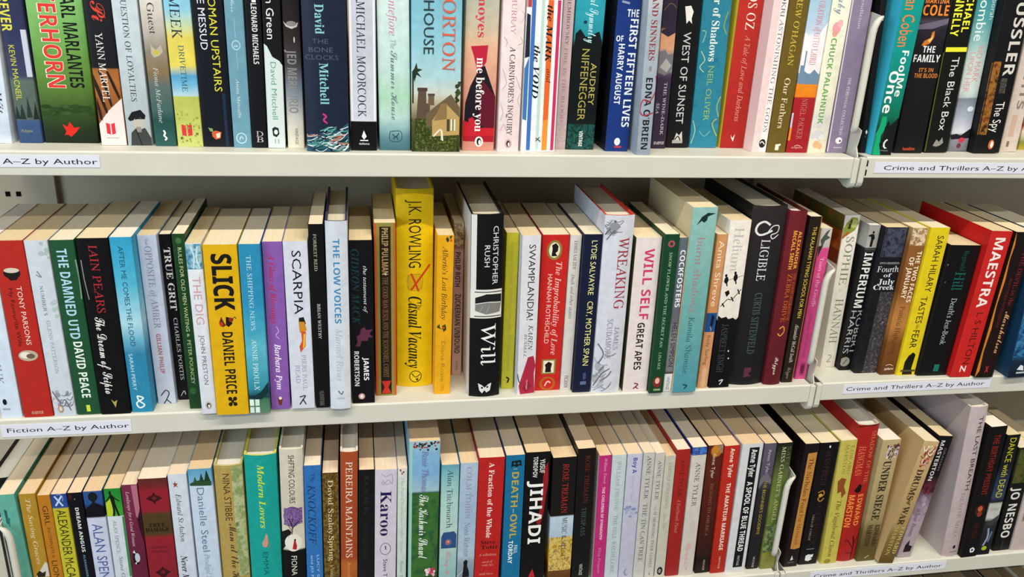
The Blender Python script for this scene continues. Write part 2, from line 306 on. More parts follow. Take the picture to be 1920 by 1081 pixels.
# one row per book: shelf, bay, x, y, width, height, depth (mm), lean (deg), cover colours (height fraction, colour), printed marks (mm), label, extras
BOOKS = [
(1,0,-351.3,32.1,25.7,198,138.6,1.52,[(0.685,'dfe8f2'),(0.198,'cfdcec'),(0.052,'b9c6d6'),(0,'d5dfe8')],[('t','author','Ali McWit',96.4,29.1,6.5,4.7,'26303c','i')],'pale blue-white paperback cut by the left frame edge on the top shelf, dark script lettering',{}),
(1,0,-322,35.4,21.7,198,138.6,0.03,[(0.688,'2b3050'),(0.529,'2d3256'),(0.332,'3a4060'),(0.307,'5a6a60'),(0.12,'4d5e58'),(0.11,'39527e'),(0,'31486f')],[('r','picture',5.6,65,12.4,109.5,'c3c8da'),('t','title','FOREVER',154.7,107.6,-5.6,9.1,'d8d24a','b'),('t','author','KEVIN MACNEIL',94.8,42.5,-4.6,5.1,'c8c83c','s'),('p','picture',[(-11.4,23.8),(-8.6,37.4),(-5.8,23.8)],'1f2b2a'),('p','picture',[(-6.6,23.8),(-3.6,39.1),(-0.8,23.8)],'22302c'),('p','picture',[(0,25.5),(2.5,45.9),(5.1,25.5)],'26332e'),('p','picture',[(5.6,23.8),(9.1,40.8),(12.4,23.8)],'182421'),('h','imprint','Polygon',13.7,10.9,-7.6,3,'a8a66a','i')],'navy paperback with yellow author name over a misty forest and a blue foot',{}),
(1,0,-284.2,37.4,51.1,198,138.6,0.39,[(1,'98cc88'),(0.695,'82bc6c'),(0.453,'6a9c4a'),(0.328,'5c8636'),(0.234,'4c6c2c'),(0.156,'324c20'),(0.06,'1c2c14'),(0,'121c0c')],[('t','author','KARL MARLANTES',147,55.1,11.7,12.8,'12160f','b'),('t','title','MATTERHORN',188.3,54.5,-7.1,16.8,'f2f0e2','bb'),('t','title','MATTERHORN',188.3,54.8,-7.1,15.8,'d93a2e','b'),('p','emblem',[(-7.1,18.9),(-2.6,16.3),(0,21.5),(3.6,15.4),(9.2,16.3),(5.1,11.1),(0,6.3),(-3.1,8.4),(-6.1,7.6),(-4.1,11.9)],'d8261f'),('e','picture',-0.8,32.2,5.7,1.9,'263c18'),('e','picture',16.7,35.3,5.3,2,'263c18'),('e','picture',14,36.2,3.7,1.3,'263c18'),('e','picture',7.1,31.9,4,1.9,'263c18'),('e','picture',6.3,35.6,2.8,2,'2c441c'),('e','picture',-18.9,29.4,4.7,2.4,'36522a'),('e','picture',-1.3,29.8,4.4,2.1,'36522a'),('e','picture',-20.2,36.2,4.9,1.9,'263c18'),('e','picture',22.8,29.8,5,1.7,'2c441c'),('e','picture',1.8,36.7,4.6,1.4,'2c441c'),('e','picture',16.3,33.7,5.8,2.4,'2c441c'),('e','picture',-11.2,29,2.9,1.8,'263c18'),('e','picture',-3.2,36.3,4.8,2.4,'36522a'),('e','picture',-5.8,34.3,2.8,1.8,'2c441c'),('e','picture',-14.6,30.9,2.8,1.9,'36522a'),('e','picture',-12.7,32.2,4.2,1.5,'263c18'),('e','picture',13,33.4,4,1.8,'2c441c'),('e','picture',-20.4,29.6,5.9,2.1,'2c441c'),('e','picture',-11.3,33.6,5.5,2.2,'2c441c'),('e','picture',-18.6,35.7,4.2,1.3,'263c18'),('e','picture',-6.1,34.4,3,1.4,'263c18'),('e','picture',7.2,36.8,3.9,2.2,'2c441c')],'thick bright green paperback with red title and black author name with a red bird',{}),
(1,0,-241.9,27.5,24.2,198,138.6,-0.05,[(0.937,'17181c'),(0.705,'191a20'),(0.385,'14141a'),(0.381,'a06230'),(0.314,'a86832'),(0.177,'8c5228'),(0,'6a4024')],[('t','title','Pi',138.9,120,0,12.2,'d8432f','c'),('t','title','LIFE of',169,142.8,0,6.1,'d8d2c8','f'),('p','picture',[(-12,0.2),(-12,21.3),(-1.2,35.1),(12,47),(12,0.2)],'ecd9d6'),('p','picture',[(-11.7,70.4),(-6.8,55.4),(-2,33.3),(-3.9,31.6),(-8.8,48.7),(-11.7,58.8)],'2a1710'),('p','picture',[(-4.9,73.7),(0,58.8),(2.9,40.2),(1.2,38.5),(-2,53.7),(-6.8,73.7)],'2a1710'),('p','picture',[(2.4,73.7),(6.8,62.1),(11,48.7),(9.8,45.3),(5.4,57.1),(0.5,72.9)],'2a1710'),('p','picture',[(-11,48.7),(-8.3,33.3),(-7.8,24.8),(-10.3,26.5),(-11.7,38.5)],'2a1710'),('t','author','YANN MARTEL',109.6,43.6,-2,6.4,'ece6e0','f'),('p','emblem',[(-5.4,22.9),(-1.8,21.7),(-1.8,11),(-5.4,12.2)],'d8343c'),('p','emblem',[(-0.6,21.7),(2.9,22.9),(2.9,12.2),(-0.6,11)],'d8343c'),('r','emblem',-6.1,7.4,5.4,8.2,'b9a6a4')],'black paperback with red script, orange tiger stripes and a pale corner at its foot',{}),
(1,0,-217.2,27.8,23.5,198,138.6,-0.18,[(0.943,'c4d1d8'),(0.71,'c6d3da'),(0.384,'bac7ce'),(0.179,'adb9bf'),(0,'a3adb2')],[('t','title','A QUESTION OF LOYALTIES',155.4,44.3,-0.9,5.2,'2b3038','f'),('p','picture',[(-8.5,0.2),(-7.1,12.9),(-1.9,18.1),(6.6,17.8),(11.4,7.6),(11.4,0.2)],'3c4040'),('e','picture',1.2,22.5,5.7,6.2,'b9b4aa'),('p','picture',[(-9,27.1),(-4.7,33.7),(3.8,36.3),(8.1,30.6),(7.1,26.8),(0,26.8),(-7.1,24.7)],'15171a'),('r','picture',-1.9,13.7,2.8,19,'8c8880'),('s','picture',[(-2.4,16.4),(0,7.6),(2.4,0.2)],1.2,'202324')],'pale grey-blue paperback with a soldier in a peaked cap at its foot',{}),
(1,0,-192,26.5,20.9,198,138.6,-0.53,[(0.949,'e6e2dc'),(0.715,'d9d3cb'),(0.554,'b3a9a0'),(0.471,'8c8372'),(0.371,'86704e'),(0.303,'5a6a68'),(0.182,'3f605f'),(0.13,'234a48'),(0,'2b5a55')],[('t','title','The Night Guest',195,110,-0.8,6.3,'32302e','f'),('p','picture',[(-4.2,99.9),(0,95),(5.2,99.6),(6.7,93.3),(2.5,89.2),(-2.1,87.6),(-4.6,91.7)],'b6b09c'),('e','picture',0.4,92.5,2.5,2.3,'c9b23c'),('t','author','Fiona McFarlane',78.4,23.6,-2.1,4.2,'c3cbc8','i'),('s','emblem',[(-1,16.1),(0.4,13.4),(-0.8,10.8),(1.3,8.2),(-0.4,6)],1.7,'e4eae8')],'grey-brown paperback fading to dark teal, moth on the spine and white italic name',{}),
(1,0,-167.8,24.2,24.8,198,138.6,-0.46,[(0.878,'78bfe4'),(0.672,'8fc9e0'),(0.608,'c0d2ac'),(0.542,'dccb5c'),(0.409,'e0d05a'),(0.358,'529fca'),(0.307,'74b6d4'),(0.26,'b4d2dc'),(0.254,'b4bc5c'),(0.134,'bcc164'),(0,'c6ca78')],[('t','author','JAMES MEEK',195,106.1,-2.5,9.1,'1f3038','f'),('t','title','DRIVETIME',100.5,55.4,0,5,'2f6070','f'),('p','emblem',[(-7,22.8),(-2.8,21.6),(-2.8,10.8),(-7,12)],'d8343c'),('p','emblem',[(-1.3,21.6),(3,22.8),(3,12),(-1.3,10.8)],'d8343c'),('e','picture',-7.6,8.9,1.3,1.4,'5a6a20'),('e','picture',7.6,13.3,1.3,1.1,'5a6a20'),('e','picture',-0.5,13.3,0.7,0.6,'8c9440'),('e','picture',10,19.2,0.7,0.8,'7c7434'),('e','picture',-5.5,35.1,0.7,1.1,'a0a850'),('e','picture',-6.8,5,0.4,1,'8c9440'),('e','picture',0.3,7.9,0.7,1,'8c9440'),('e','picture',-9.7,33.1,0.8,0.9,'8c9440'),('e','picture',9.9,21.1,0.6,0.9,'8c9440'),('e','picture',0.8,5.8,0.6,1.1,'8c9440'),('e','picture',1.1,18.3,0.4,0.9,'7c7434'),('e','picture',1.9,19.4,0.5,0.5,'7c7434'),('e','picture',-8.4,28.8,0.7,0.7,'a0a850'),('e','picture',7.4,22.4,0.5,0.7,'a0a850'),('e','picture',-2.8,18.2,0.7,0.8,'8c9440'),('e','picture',-2.4,6.5,0.4,0.6,'7c7434'),('e','picture',-1.5,22.3,0.7,0.6,'7c7434'),('e','picture',-5.6,32.6,0.5,0.8,'a0a850'),('e','picture',-3.1,14,0.4,0.8,'8c9440'),('e','picture',-3.2,20.1,0.7,1,'8c9440'),('e','picture',9.2,29.6,0.8,0.8,'8c9440'),('e','picture',5.4,27.9,0.6,1.1,'a0a850'),('e','picture',-6.5,8.7,0.6,0.7,'8c9440'),('e','picture',9.7,1.8,0.6,0.6,'a0a850'),('e','picture',7.7,12.9,0.5,0.6,'7c7434'),('e','picture',0,18.9,0.5,1,'a0a850'),('e','picture',7.9,29.8,0.5,1,'a0a850'),('e','picture',-3.4,6.4,0.7,0.8,'8c9440'),('e','picture',4.7,17.9,0.4,0.5,'8c9440'),('e','picture',-7.4,5.6,0.6,0.7,'a0a850'),('e','picture',-0.6,33.2,0.6,1,'a0a850'),('e','picture',5.2,21.3,0.6,1.1,'8c9440'),('e','picture',1.6,23.7,0.5,0.9,'7c7434'),('e','picture',-6.8,12.3,0.4,0.5,'8c9440'),('e','picture',8,4.8,0.6,1,'a0a850'),('e','picture',5.9,11.5,0.5,0.7,'7c7434')],'sky-blue and yellow banded paperback with red twin bars at its grassy foot',{}),
(1,0,-140.3,25.5,29.6,198,138.6,-0.27,[(0,'10131c')],[('t','author','CLAIRE MESSUD',175,96.6,-6,6.6,'dfe2ea','s'),('t','title','THE WOMAN UPSTAIRS',184.3,56.1,4.2,7.2,'d4cf3e','s'),('p','emblem',[(-6,14.3),(-2.4,16.9),(3.6,15.2),(2.4,8.9),(-2.4,7.5),(-5.4,10.7)],'c75a32'),('p','emblem',[(-9,19.6),(-4.8,18.7),(-4.2,15.2),(-7.5,16.1)],'7f9a58'),('p','emblem',[(-1.8,13.4),(2.4,14.6),(1.8,9.8),(-1.2,8.9)],'e9d8c0'),('r','picture',7.2,0.9,10.2,54.4,'1c2a44')],'glossy black paperback with yellow title beside white author name, small apple at its foot',{}),
(1,0,-116.1,22.3,17.9,198,138.6,0.02,[(0,'6b9bae')],[('t','title','White Sass',170,133.5,-0.9,3.1,'bcd6de','c'),('s','picture',[(-0.4,127.1),(0,109.2)],0.4,'a8c8d2'),('s','picture',[(0,95.9),(0.4,78.4)],0.4,'a8c8d2'),('e','emblem',0,102.2,4.3,5,'a8c8d4'),('e','emblem',0,102.2,3.2,3.7,'6b9bae'),('h','imprint','a',104.1,100.4,-2.2,1.8,'c4dde4','c'),('t','author','Anna Metcalfe',69.4,30.2,-0.9,3.1,'cfe2e8','f'),('e','emblem',-0.7,9.9,5.4,5.7,'b7d2dc'),('e','emblem',-0.7,9.9,4.3,4.6,'6b9bae'),('s','emblem',[(-2.5,8.1),(-1.1,11.6),(1.1,9)],1.1,'b7d2dc')],'plain dusty blue paperback with small white lettering and ring marks',{}),
(1,0,-99.1,22.3,15.3,190,133,0.47,[(0,'0d0f14')],[('t','author','LEONARD MICHAELS',142.3,84.4,0.8,5.3,'d8d8d4','b'),('h','imprint','D',17.2,11.9,-3.1,3.9,'b8b8b6','f'),('h','imprint','B',11.3,5.9,-3.1,3.9,'b8b8b6','f'),('r','picture',-0.8,143.2,3.1,145.5,'e9e9e6')],'slim black paperback with condensed white capitals down its spine',{}),
(1,0,-81.9,21.3,17.8,198,138.6,0.63,[(0,'0f1115')],[('p','picture',[(-9.2,0.2),(-9.2,104.6),(-5.6,102.1),(-0.9,92),(5.6,88.3),(9.2,83.6),(9.2,0.2)],'cfdcda'),('t','title','Black Swan Green',195,109,-1.5,7.2,'eef2f2','s'),('t','author','David Mitchell',87,29.7,-0.4,5.3,'5f9a8a','s'),('p','emblem',[(-4.1,20.3),(-1.5,22.1),(2.3,20.8),(3,14.9),(0,11.4),(-3.4,13.1)],'22262a'),('e','emblem',-0.4,16.7,1.9,2.5,'e0e4e2'),('r','emblem',-1.9,4.7,-0.8,9.6,'9aa8b4'),('r','emblem',1.5,4.7,2.6,9.6,'9aa8b4')],'paperback black above and white below a wavy edge, green author name',{}),
(1,0,-62.6,24,17.2,198,138.6,0.23,[(0.902,'181516'),(0.741,'1f1b1b'),(0.559,'2f2726'),(0.423,'47434a'),(0.302,'7c8898'),(0.231,'a4aab0'),(0.142,'d2d0c6'),(0,'e4deca')],[('p','picture',[(-8.1,126.4),(-3.6,122.3),(1.8,122.3),(6.5,125.9),(5.4,121.5),(0,119.3),(-5.4,121.5)],'c9c6c2'),('e','picture',0,124.3,5,2.6,'8e8a88'),('e','picture',2.2,109,0.7,3,'cfcac2'),('t','author','JED MERCURIO',99,36.1,-0.9,9,'8f8a86','b'),('t','imprint','VINTAGE',20.6,3.8,0.9,2.9,'6a6a66','s')],'dark brown paperback fading through grey to cream, condensed grey capitals',{}),
(1,0,-29.3,4.7,43.2,205,140,-0.16,[(0,'1a2439')],[('t','author','David',144.9,116.9,-4.3,8.6,'86c2c8','F'),('h','title','THE',112.2,107.9,-12.1,3.5,'4a566a','s'),('h','title','BONE',104.1,99.5,-15.6,7.8,'4f5a6c','s'),('h','title','CLOCKS',96.8,92.2,-19.5,13,'4a566a','s'),('t','surname','Mitchell',89.3,48.5,-1.7,8.6,'86c2c8','F'),('s','emblem',[(-4.3,39),(-0.9,36.4),(-3.5,32.9),(0,29.4)],1.7,'d0357c'),('p','picture',[(-21.2,0.4),(-21.2,16.1),(-16.4,18.8),(-12.1,16.1),(-6.1,20),(0,18.2),(6.1,22.8),(11.2,21.8),(17.3,27.1),(21.2,29.9),(21.2,0.4)],'27506a'),('s','picture',[(-15.7,9.5),(-9.7,9.1),(-3.6,12.2)],0.5,'dfe8e6'),('s','picture',[(10.7,9.7),(16.7,9),(20.8,13.7)],0.9,'c9d8d4'),('s','picture',[(-6.3,9.1),(-0.3,7.6),(5.8,11.4)],0.9,'2d6f70'),('s','picture',[(-20.8,6.7),(-18.4,6.3),(-12.4,6.4)],1.1,'b07868'),('s','picture',[(9,8.7),(15,11.2),(20.8,13.7)],1.3,'16202f'),('s','picture',[(3.6,5.6),(9.6,7),(15.7,10.8)],0.5,'16202f'),('s','picture',[(-16.5,2),(-10.5,2.1),(-4.4,4)],0.9,'16202f'),('s','picture',[(-2.5,9.4),(3.6,8.1),(9.6,11.4)],1.3,'dfe8e6'),('s','picture',[(8.6,1.1),(14.7,0.2),(20.7,5.4)],1.3,'c9d8d4'),('s','picture',[(-2.7,7.5),(3.4,7),(9.4,9.2)],0.7,'dfe8e6'),('s','picture',[(-6.1,7.3),(-0.1,6.7),(6,8.8)],1.2,'dfe8e6'),('s','picture',[(-13.5,2.9),(-7.5,3.5),(-1.4,8.4)],0.5,'2d6f70'),('s','picture',[(-2,6.3),(4,7.9),(10.1,10.8)],0.5,'dfe8e6'),('s','picture',[(-20.8,10.4),(-16,6.8),(-9.9,10.5)],1,'4f9c96'),('s','picture',[(2.1,2.3),(8.1,1),(14.2,3.3)],1.2,'16202f'),('s','picture',[(-7,8.4),(-0.9,9.5),(5.1,12.4)],1,'b07868'),('s','picture',[(-5.1,9.4),(0.9,9.8),(7,13)],1.3,'c9d8d4'),('s','picture',[(-13.2,10.6),(-7.1,13.8),(-1,14.6)],0.8,'c9d8d4'),('s','picture',[(-0.2,16.2),(5.8,16.8),(11.9,17.9)],0.8,'2d6f70'),('s','picture',[(-14.1,9.2),(-8.1,11.2),(-2,11.1)],0.8,'2d6f70'),('s','picture',[(-7.1,9),(-1.1,7.5),(5,10.4)],0.8,'c9d8d4'),('s','picture',[(-14.7,6.9),(-8.6,5.7),(-2.6,9.2)],1.1,'4f9c96'),('s','picture',[(-12.9,12.5),(-6.8,13.3),(-0.8,16.1)],0.8,'2d6f70'),('s','picture',[(-20.8,5.3),(-15.2,8.4),(-9.2,9.9)],1.2,'4f9c96'),('s','picture',[(-20.8,7),(-15.9,5.7),(-9.8,7.7)],1.1,'dfe8e6'),('s','picture',[(-4.2,13),(1.8,15.8),(7.9,16.7)],0.7,'b07868'),('s','picture',[(7.5,15.8),(13.6,16.7),(19.6,17.9)],0.9,'b07868'),('s','picture',[(-14.4,12.5),(-8.4,11.8),(-2.3,14.8)],1.3,'4f9c96'),('s','picture',[(-17.2,8),(-11.2,10.3),(-5.1,12.9)],1,'2d6f70'),('s','picture',[(-16.3,3.5),(-10.3,5.9),(-4.2,8.5)],0.7,'8cc4bc'),('s','picture',[(9.9,1.4),(16,5),(20.8,5.2)],0.7,'dfe8e6'),('s','picture',[(10.5,3.9),(16.5,7.5),(20.8,10.6)],1,'dfe8e6'),('s','picture',[(-6.2,15.8),(-0.1,15),(6,17.3)],0.9,'dfe8e6'),('s','picture',[(11.9,8.5),(17.9,6.8),(20.8,11.8)],0.9,'b07868'),('s','picture',[(-20.8,16.3),(-16.6,15.4),(-10.6,16)],0.7,'8cc4bc'),('s','picture',[(11.2,2.5),(17.2,2.7),(20.8,7.8)],1.2,'dfe8e6'),('s','picture',[(4.7,13.1),(10.7,13.8),(16.8,15.3)],0.8,'b07868'),('s','picture',[(-20.8,17.9),(-19,15.7),(-12.9,17.9)],1.3,'b07868'),('s','picture',[(3,9.3),(9,8.1),(15.1,10.9)],0.8,'16202f'),('s','picture',[(-2,13.6),(4.1,11.3),(10.1,13.6)],1,'2d6f70'),('s','picture',[(3.4,4.2),(9.4,3),(15.5,7.4)],1,'c9d8d4'),('s','picture',[(-10.1,3.7),(-4.1,4.2),(2,7.1)],0.9,'2d6f70'),('s','picture',[(-12.7,2.4),(-6.6,0.3),(-0.6,4)],0.7,'c9d8d4'),('s','picture',[(-20.8,11.2),(-16.2,12),(-10.2,15.2)],0.8,'c9d8d4'),('s','picture',[(6,13.7),(12.1,12.3),(18.1,17.5)],1,'c9d8d4'),('s','picture',[(6.1,5.4),(12.2,6.9),(18.2,8.4)],1,'dfe8e6'),('s','picture',[(-6.4,14.5),(-0.4,14),(5.7,17.1)],1,'16202f'),('s','picture',[(-18,15.6),(-12,16.3),(-5.9,17.9)],1.1,'b07868'),('s','picture',[(2.3,14.2),(8.4,11.8),(14.4,17.7)],1,'c9d8d4'),('s','picture',[(3.1,14.7),(9.1,17.5),(15.2,17.7)],0.8,'c9d8d4'),('s','picture',[(-18,13.8),(-11.9,17.1),(-5.9,17.9)],1.1,'16202f'),('s','picture',[(-15.1,5.4),(-9.1,8),(-3,12.4)],0.8,'4f9c96'),('s','picture',[(13.2,9.6),(19.3,9.9),(20.8,14.6)],1.1,'2d6f70'),('s','picture',[(11.3,8.3),(17.3,6.1),(20.8,10.7)],0.6,'16202f'),('s','picture',[(4.4,2.4),(10.4,2.3),(16.5,6.2)],0.6,'8cc4bc'),('s','picture',[(4.5,15.3),(10.6,16.8),(16.6,17.9)],0.9,'b07868'),('s','picture',[(-13.4,6.5),(-7.4,7.2),(-1.3,9.4)],0.7,'4f9c96'),('s','picture',[(-13,11.7),(-6.9,12.4),(-0.9,16.6)],0.7,'16202f'),('s','picture',[(5.4,12.7),(11.4,15.4),(17.5,17.9)],0.9,'b07868'),('s','picture',[(10.4,9.6),(16.5,8.5),(20.8,8.6)],1.3,'b07868'),('s','picture',[(3.8,1.9),(9.8,0.9),(15.9,3.9)],1.1,'2d6f70'),('s','picture',[(-20.8,15.6),(-16.3,15.5),(-10.2,17.9)],0.6,'c9d8d4'),('s','picture',[(2.7,1.2),(8.7,2.7),(14.8,7.7)],0.7,'16202f'),('s','picture',[(-20.8,6.6),(-15.4,3.7),(-9.4,8.9)],0.5,'16202f'),('s','picture',[(-2.2,9.3),(3.8,6),(9.9,9.4)],0.9,'4f9c96'),('s','picture',[(0.3,5.5),(6.3,4.2),(12.4,7.9)],1.2,'dfe8e6'),('s','picture',[(1.1,13.8),(7.2,17.3),(13.2,17.7)],1.3,'8cc4bc'),('s','picture',[(1.6,12),(7.7,12.2),(13.7,15.3)],1.3,'b07868'),('s','picture',[(-14.6,2.6),(-8.6,5.8),(-2.5,8.4)],0.6,'16202f'),('s','picture',[(-5.1,17.9),(1,17.6),(7,17.9)],1,'2d6f70'),('s','picture',[(6.7,17.1),(11,19.9),(15.4,22.1)],1.2,'dfe8e6'),('s','picture',[(12.1,19.6),(16.4,16.9),(20.7,20)],0.7,'dfe8e6'),('s','picture',[(0.7,25.8),(5.1,25.5),(9.4,25.8)],0.6,'4f9c96'),('s','picture',[(-4.7,19.9),(-0.4,18.4),(3.9,19.7)],0.4,'dfe8e6'),('s','picture',[(-3.5,21.3),(0.8,24.8),(5.2,25.8)],1.2,'8cc4bc'),('s','picture',[(12.9,21.4),(17.3,21.1),(20.8,21.6)],1.2,'4f9c96'),('s','picture',[(-1.3,24),(3,21.3),(7.4,23.8)],0.7,'8cc4bc'),('s','picture',[(5.8,19),(10.1,18.7),(14.4,22.4)],0.7,'8cc4bc'),('s','picture',[(-0.9,20.1),(3.5,19.8),(7.8,25.3)],0.5,'8cc4bc'),('s','picture',[(0.2,21.7),(4.5,21.7),(8.8,24.3)],1.1,'4f9c96'),('s','picture',[(-7.5,21.8),(-3.2,23.2),(1.2,25.8)],1.2,'4f9c96'),('s','picture',[(-0.2,22.3),(4.2,23.2),(8.5,24)],1,'4f9c96'),('s','picture',[(12.5,23.2),(16.9,24.3),(20.8,25.8)],0.9,'dfe8e6'),('s','picture',[(-0.3,16.6),(4.1,16.3),(8.4,19.1)],0.6,'dfe8e6')],'thick dark navy book with pale blue author name and teal feathery swirls at the foot',{'hb':1}),
(1,0,7.2,12.3,26.9,198,138.6,0.02,[(0.918,'c8ccd8'),(0.508,'bfc3d0'),(0.158,'cdd0dc'),(0.155,'cdd0dc')],[('r','picture',-13.3,31.2,-10.5,149.9,'e8eaf0'),('r','picture',10.5,31.2,12.5,149.9,'e4e6ec'),('r','picture',-13.9,0.2,13.9,30.7,'0a0a0c'),('r','picture',-5.6,148.3,-4.4,149.9,'2b2e36'),('t','author','MICHAEL MOORCOCK',148.7,35.1,-1.4,8.1,'23252c','f'),('p','emblem',[(0,21.4),(2.8,15.1),(0,11.8),(-2.2,15.1)],'e6e6e6'),('r','emblem',-3.9,10.4,4.4,11.5,'e6e6e6'),('h','imprint','Gollancz',8.5,6.5,-5,5.6,'d0d0d0','b')],'silver-white paperback with black block and a flame mark at its foot',{}),
(1,0,39.7,16.4,32.5,198,138.6,-0.65,[(1,'d4e6e2'),(0.762,'cfe3e0'),(0.424,'bedad4'),(0.283,'a9d2b8'),(0.175,'b4d4cc'),(0.12,'8fb4b8'),(0.065,'5a8690'),(0,'3d6672')],[('t','author','Santa Montefiore',195,116.5,-0.7,8,'c9789a','i'),('t','title','The',112.5,103.5,-0.7,5.4,'8aa0a4','i'),('t','title','Summer House',101.8,31.9,0,6.7,'6a7c84','c'),('s','emblem',[(-5,19.8),(6,19.8),(6,10.1),(-5,10.1),(-5,19.8)],0.7,'2f4a52'),('s','emblem',[(-2.7,17.4),(0.7,13.8),(4,18)],1,'2f4a52'),('s','emblem',[(-1.7,11.4),(0.7,14.7),(3.3,11)],1,'2f4a52')],'pale mint paperback darkening to blue at the foot, pink name above grey script',{}),
(1,0,82.1,11.2,51.2,234,150,-0.2,[(0.859,'6bb0c8'),(0.653,'7cb8cc'),(0.475,'8fc4d4'),(0.329,'a9cdd4'),(0.261,'c9cfc6'),(0.216,'b4aa8c'),(0.139,'5a5638'),(0.061,'3a4424'),(0,'20260f')],[('n','picture',-25.6,0.4,25.6,34.4,['2a3316','4a5a26','1c2210','6a7434','35421c'],12),('p','picture',[(-20.5,34.4),(-18.5,64.6),(-10.3,64.6),(-10.3,50.5),(-6.2,50.5),(-7.2,34.4)],'5a4a3c'),('r','picture',-19.5,62.9,-9.2,66.4,'4a3c34'),('r','picture',-8.2,48.7,-2.1,59.3,'6a5846'),('r','picture',-8.7,58.3,-1.5,60.6,'54463a'),('p','picture',[(-10.3,39.8),(5.1,52.3),(15.4,60.2),(24.6,46.9),(24.6,34.4),(-10.3,25.3)],'6b5a42'),('p','picture',[(-4.1,32.6),(6.2,48.7),(10.3,50.5),(24.6,36.2),(24.6,18),(-4.1,16.2)],'b99a5e'),('p','picture',[(5.1,50.5),(11.3,50.5),(11.3,34.4),(-2.6,32.6)],'8a7048'),('r','picture',11.3,21.7,14.4,34.4,'4a4030'),('r','picture',15.4,22.6,20.5,34.4,'e0d8b8'),('r','picture',17.4,22.6,18.5,34.4,'4a4030'),('s','picture',[(-2.6,16.2),(5.1,23.5),(6.2,12.5)],1.5,'e6e0cc'),('s','picture',[(6.2,22.6),(7.2,11.6)],1.5,'e6e0cc'),('p','picture',[(-25.1,82.1),(-22.6,85.6),(-20.5,91.6),(-19.5,85.6),(-14.4,84.7),(-19.5,82.1),(-15.4,76.9),(-20.5,79.5),(-22.6,71.7),(-23.6,78.6)],'23301a'),('s','picture',[(-24.1,82.1),(-24.1,50.5)],1.5,'23301a'),('e','picture',21.3,53.1,1.2,1.7,'2b3518'),('e','picture',21,56.3,1.7,1.4,'2b3518'),('e','picture',22.2,63.9,1.7,1.1,'3a4a20'),('e','picture',20.8,68.5,1.1,1.2,'3a4a20'),('e','picture',22.2,54.2,2,1.7,'2b3518'),('e','picture',24.1,72.1,1.9,1.3,'333f1c'),('e','picture',20.7,68.5,1.2,1.9,'333f1c'),('e','picture',23.7,61.2,1.3,1,'2b3518'),('e','picture',22.3,69.3,2.3,1.6,'333f1c'),('e','picture',22.6,64,1.8,1.9,'3a4a20'),('e','picture',21,57.3,1.2,1.7,'333f1c'),('e','picture',21.8,59.8,1.7,1.7,'3a4a20'),('e','picture',21,62.3,1.7,1,'333f1c'),('e','picture',23.8,61.9,1.5,2,'3a4a20'),('e','picture',21.7,67.8,1.6,1.4,'333f1c'),('e','picture',23.7,69.7,1.6,1.2,'333f1c'),('t','author','KATE MORTON',231,83.5,12.3,12.8,'d4604a','f'),('t','title','THE LAKE HOUSE',231,100.2,-8.2,10.3,'2c3c40','s')],'thick sky-blue book with a stone cottage and gardens, orange-red capitals',{}),
(1,0,128.3,18.5,34.8,198,138.6,0.26,[(1,'a8b0a0'),(0.78,'b4b4a4'),(0.644,'c8b8a0'),(0.574,'d8b494'),(0.522,'e2ac90'),(0.362,'d69a84'),(0.217,'c98878'),(0,'cf8a7c')],[('p','picture',[(-11.1,108.6),(7,110),(5.6,92.9),(-2.8,80.6),(-7,96.4)],'b8203c'),('p','picture',[(-1.7,85.9),(4.2,89.4),(16.7,57.4),(16.7,24.6),(1.7,24.6),(-16,32),(-15.3,50.2),(-10.4,68.2)],'1c1420'),('p','picture',[(0,68.2),(3.5,73.5),(16.7,57.4),(16.7,19.1),(0,28.3)],'5e1428'),('p','picture',[(-17,32),(-7,35.7),(1.7,24.6),(16.7,24.6),(16.7,15.3),(-7,10.7),(-17,13.5)],'c2202e'),('p','picture',[(-16.7,15.3),(16.7,16.3),(16.7,9.4),(-16.7,10.1)],'a81828'),('t','author','jojo moyes',195,117.5,0,9,'cf3a4e','F'),('t','title','me before you',97.3,20.5,0,8.7,'f2e6e2','F'),('e','emblem',0.7,9.8,4.5,5.5,'f0e8dc'),('e','emblem',0.7,9.8,2.5,3.9,'15151a'),('e','emblem',1.4,9.1,1.3,2.5,'f4f0ea')],'peach and red paperback of a woman in a red dress, white lower-case title',{}),
(1,0,160.4,14.5,23.3,198,138.6,0.13,[(1,'efdcdc'),(0.529,'eadbda'),(0,'e6d2d2')],[('t','author','ISABEL MURRAY',195,122.3,0,5.1,'b98a9a','f'),('s','picture',[(-9.3,119.4),(-5.8,114.2),(-7,109.9)],0.7,'b0a8a6'),('s','picture',[(8.1,119.4),(10.5,114.2),(5.8,111.6)],0.7,'b0a8a6'),('s','picture',[(8.1,145.7),(11.2,140.7),(8.4,133.9)],0.7,'c9b4b4'),('s','picture',[(-9.3,87.2),(-4.7,73),(-9.3,65.9)],0.5,'b49c9c'),('s','picture',[(4.7,80.1),(9.3,69.4),(11.2,65.9)],0.5,'b49c9c'),('s','picture',[(-10.5,51.4),(-7,42.3),(-9.8,33.2)],0.5,'b49c9c'),('s','picture',[(11.2,62.3),(8.1,55.1),(11.2,47.8)],0.5,'b49c9c'),('s','picture',[(-9.3,22.1),(-5.8,29.5),(-2.3,22.1)],0.5,'c29a9a'),('t','title',"A CARNIVORE'S INQUIRY",109.9,18,0.5,5.6,'332c30','f'),('e','emblem',0,8.7,3.7,4.6,'c9a0a0'),('e','emblem',0,8.7,2,3.2,'15151a'),('e','emblem',0.5,8.1,1,2.1,'f4f0ea')],'pinkish white paperback with fine branching lines and dark serif title',{}),
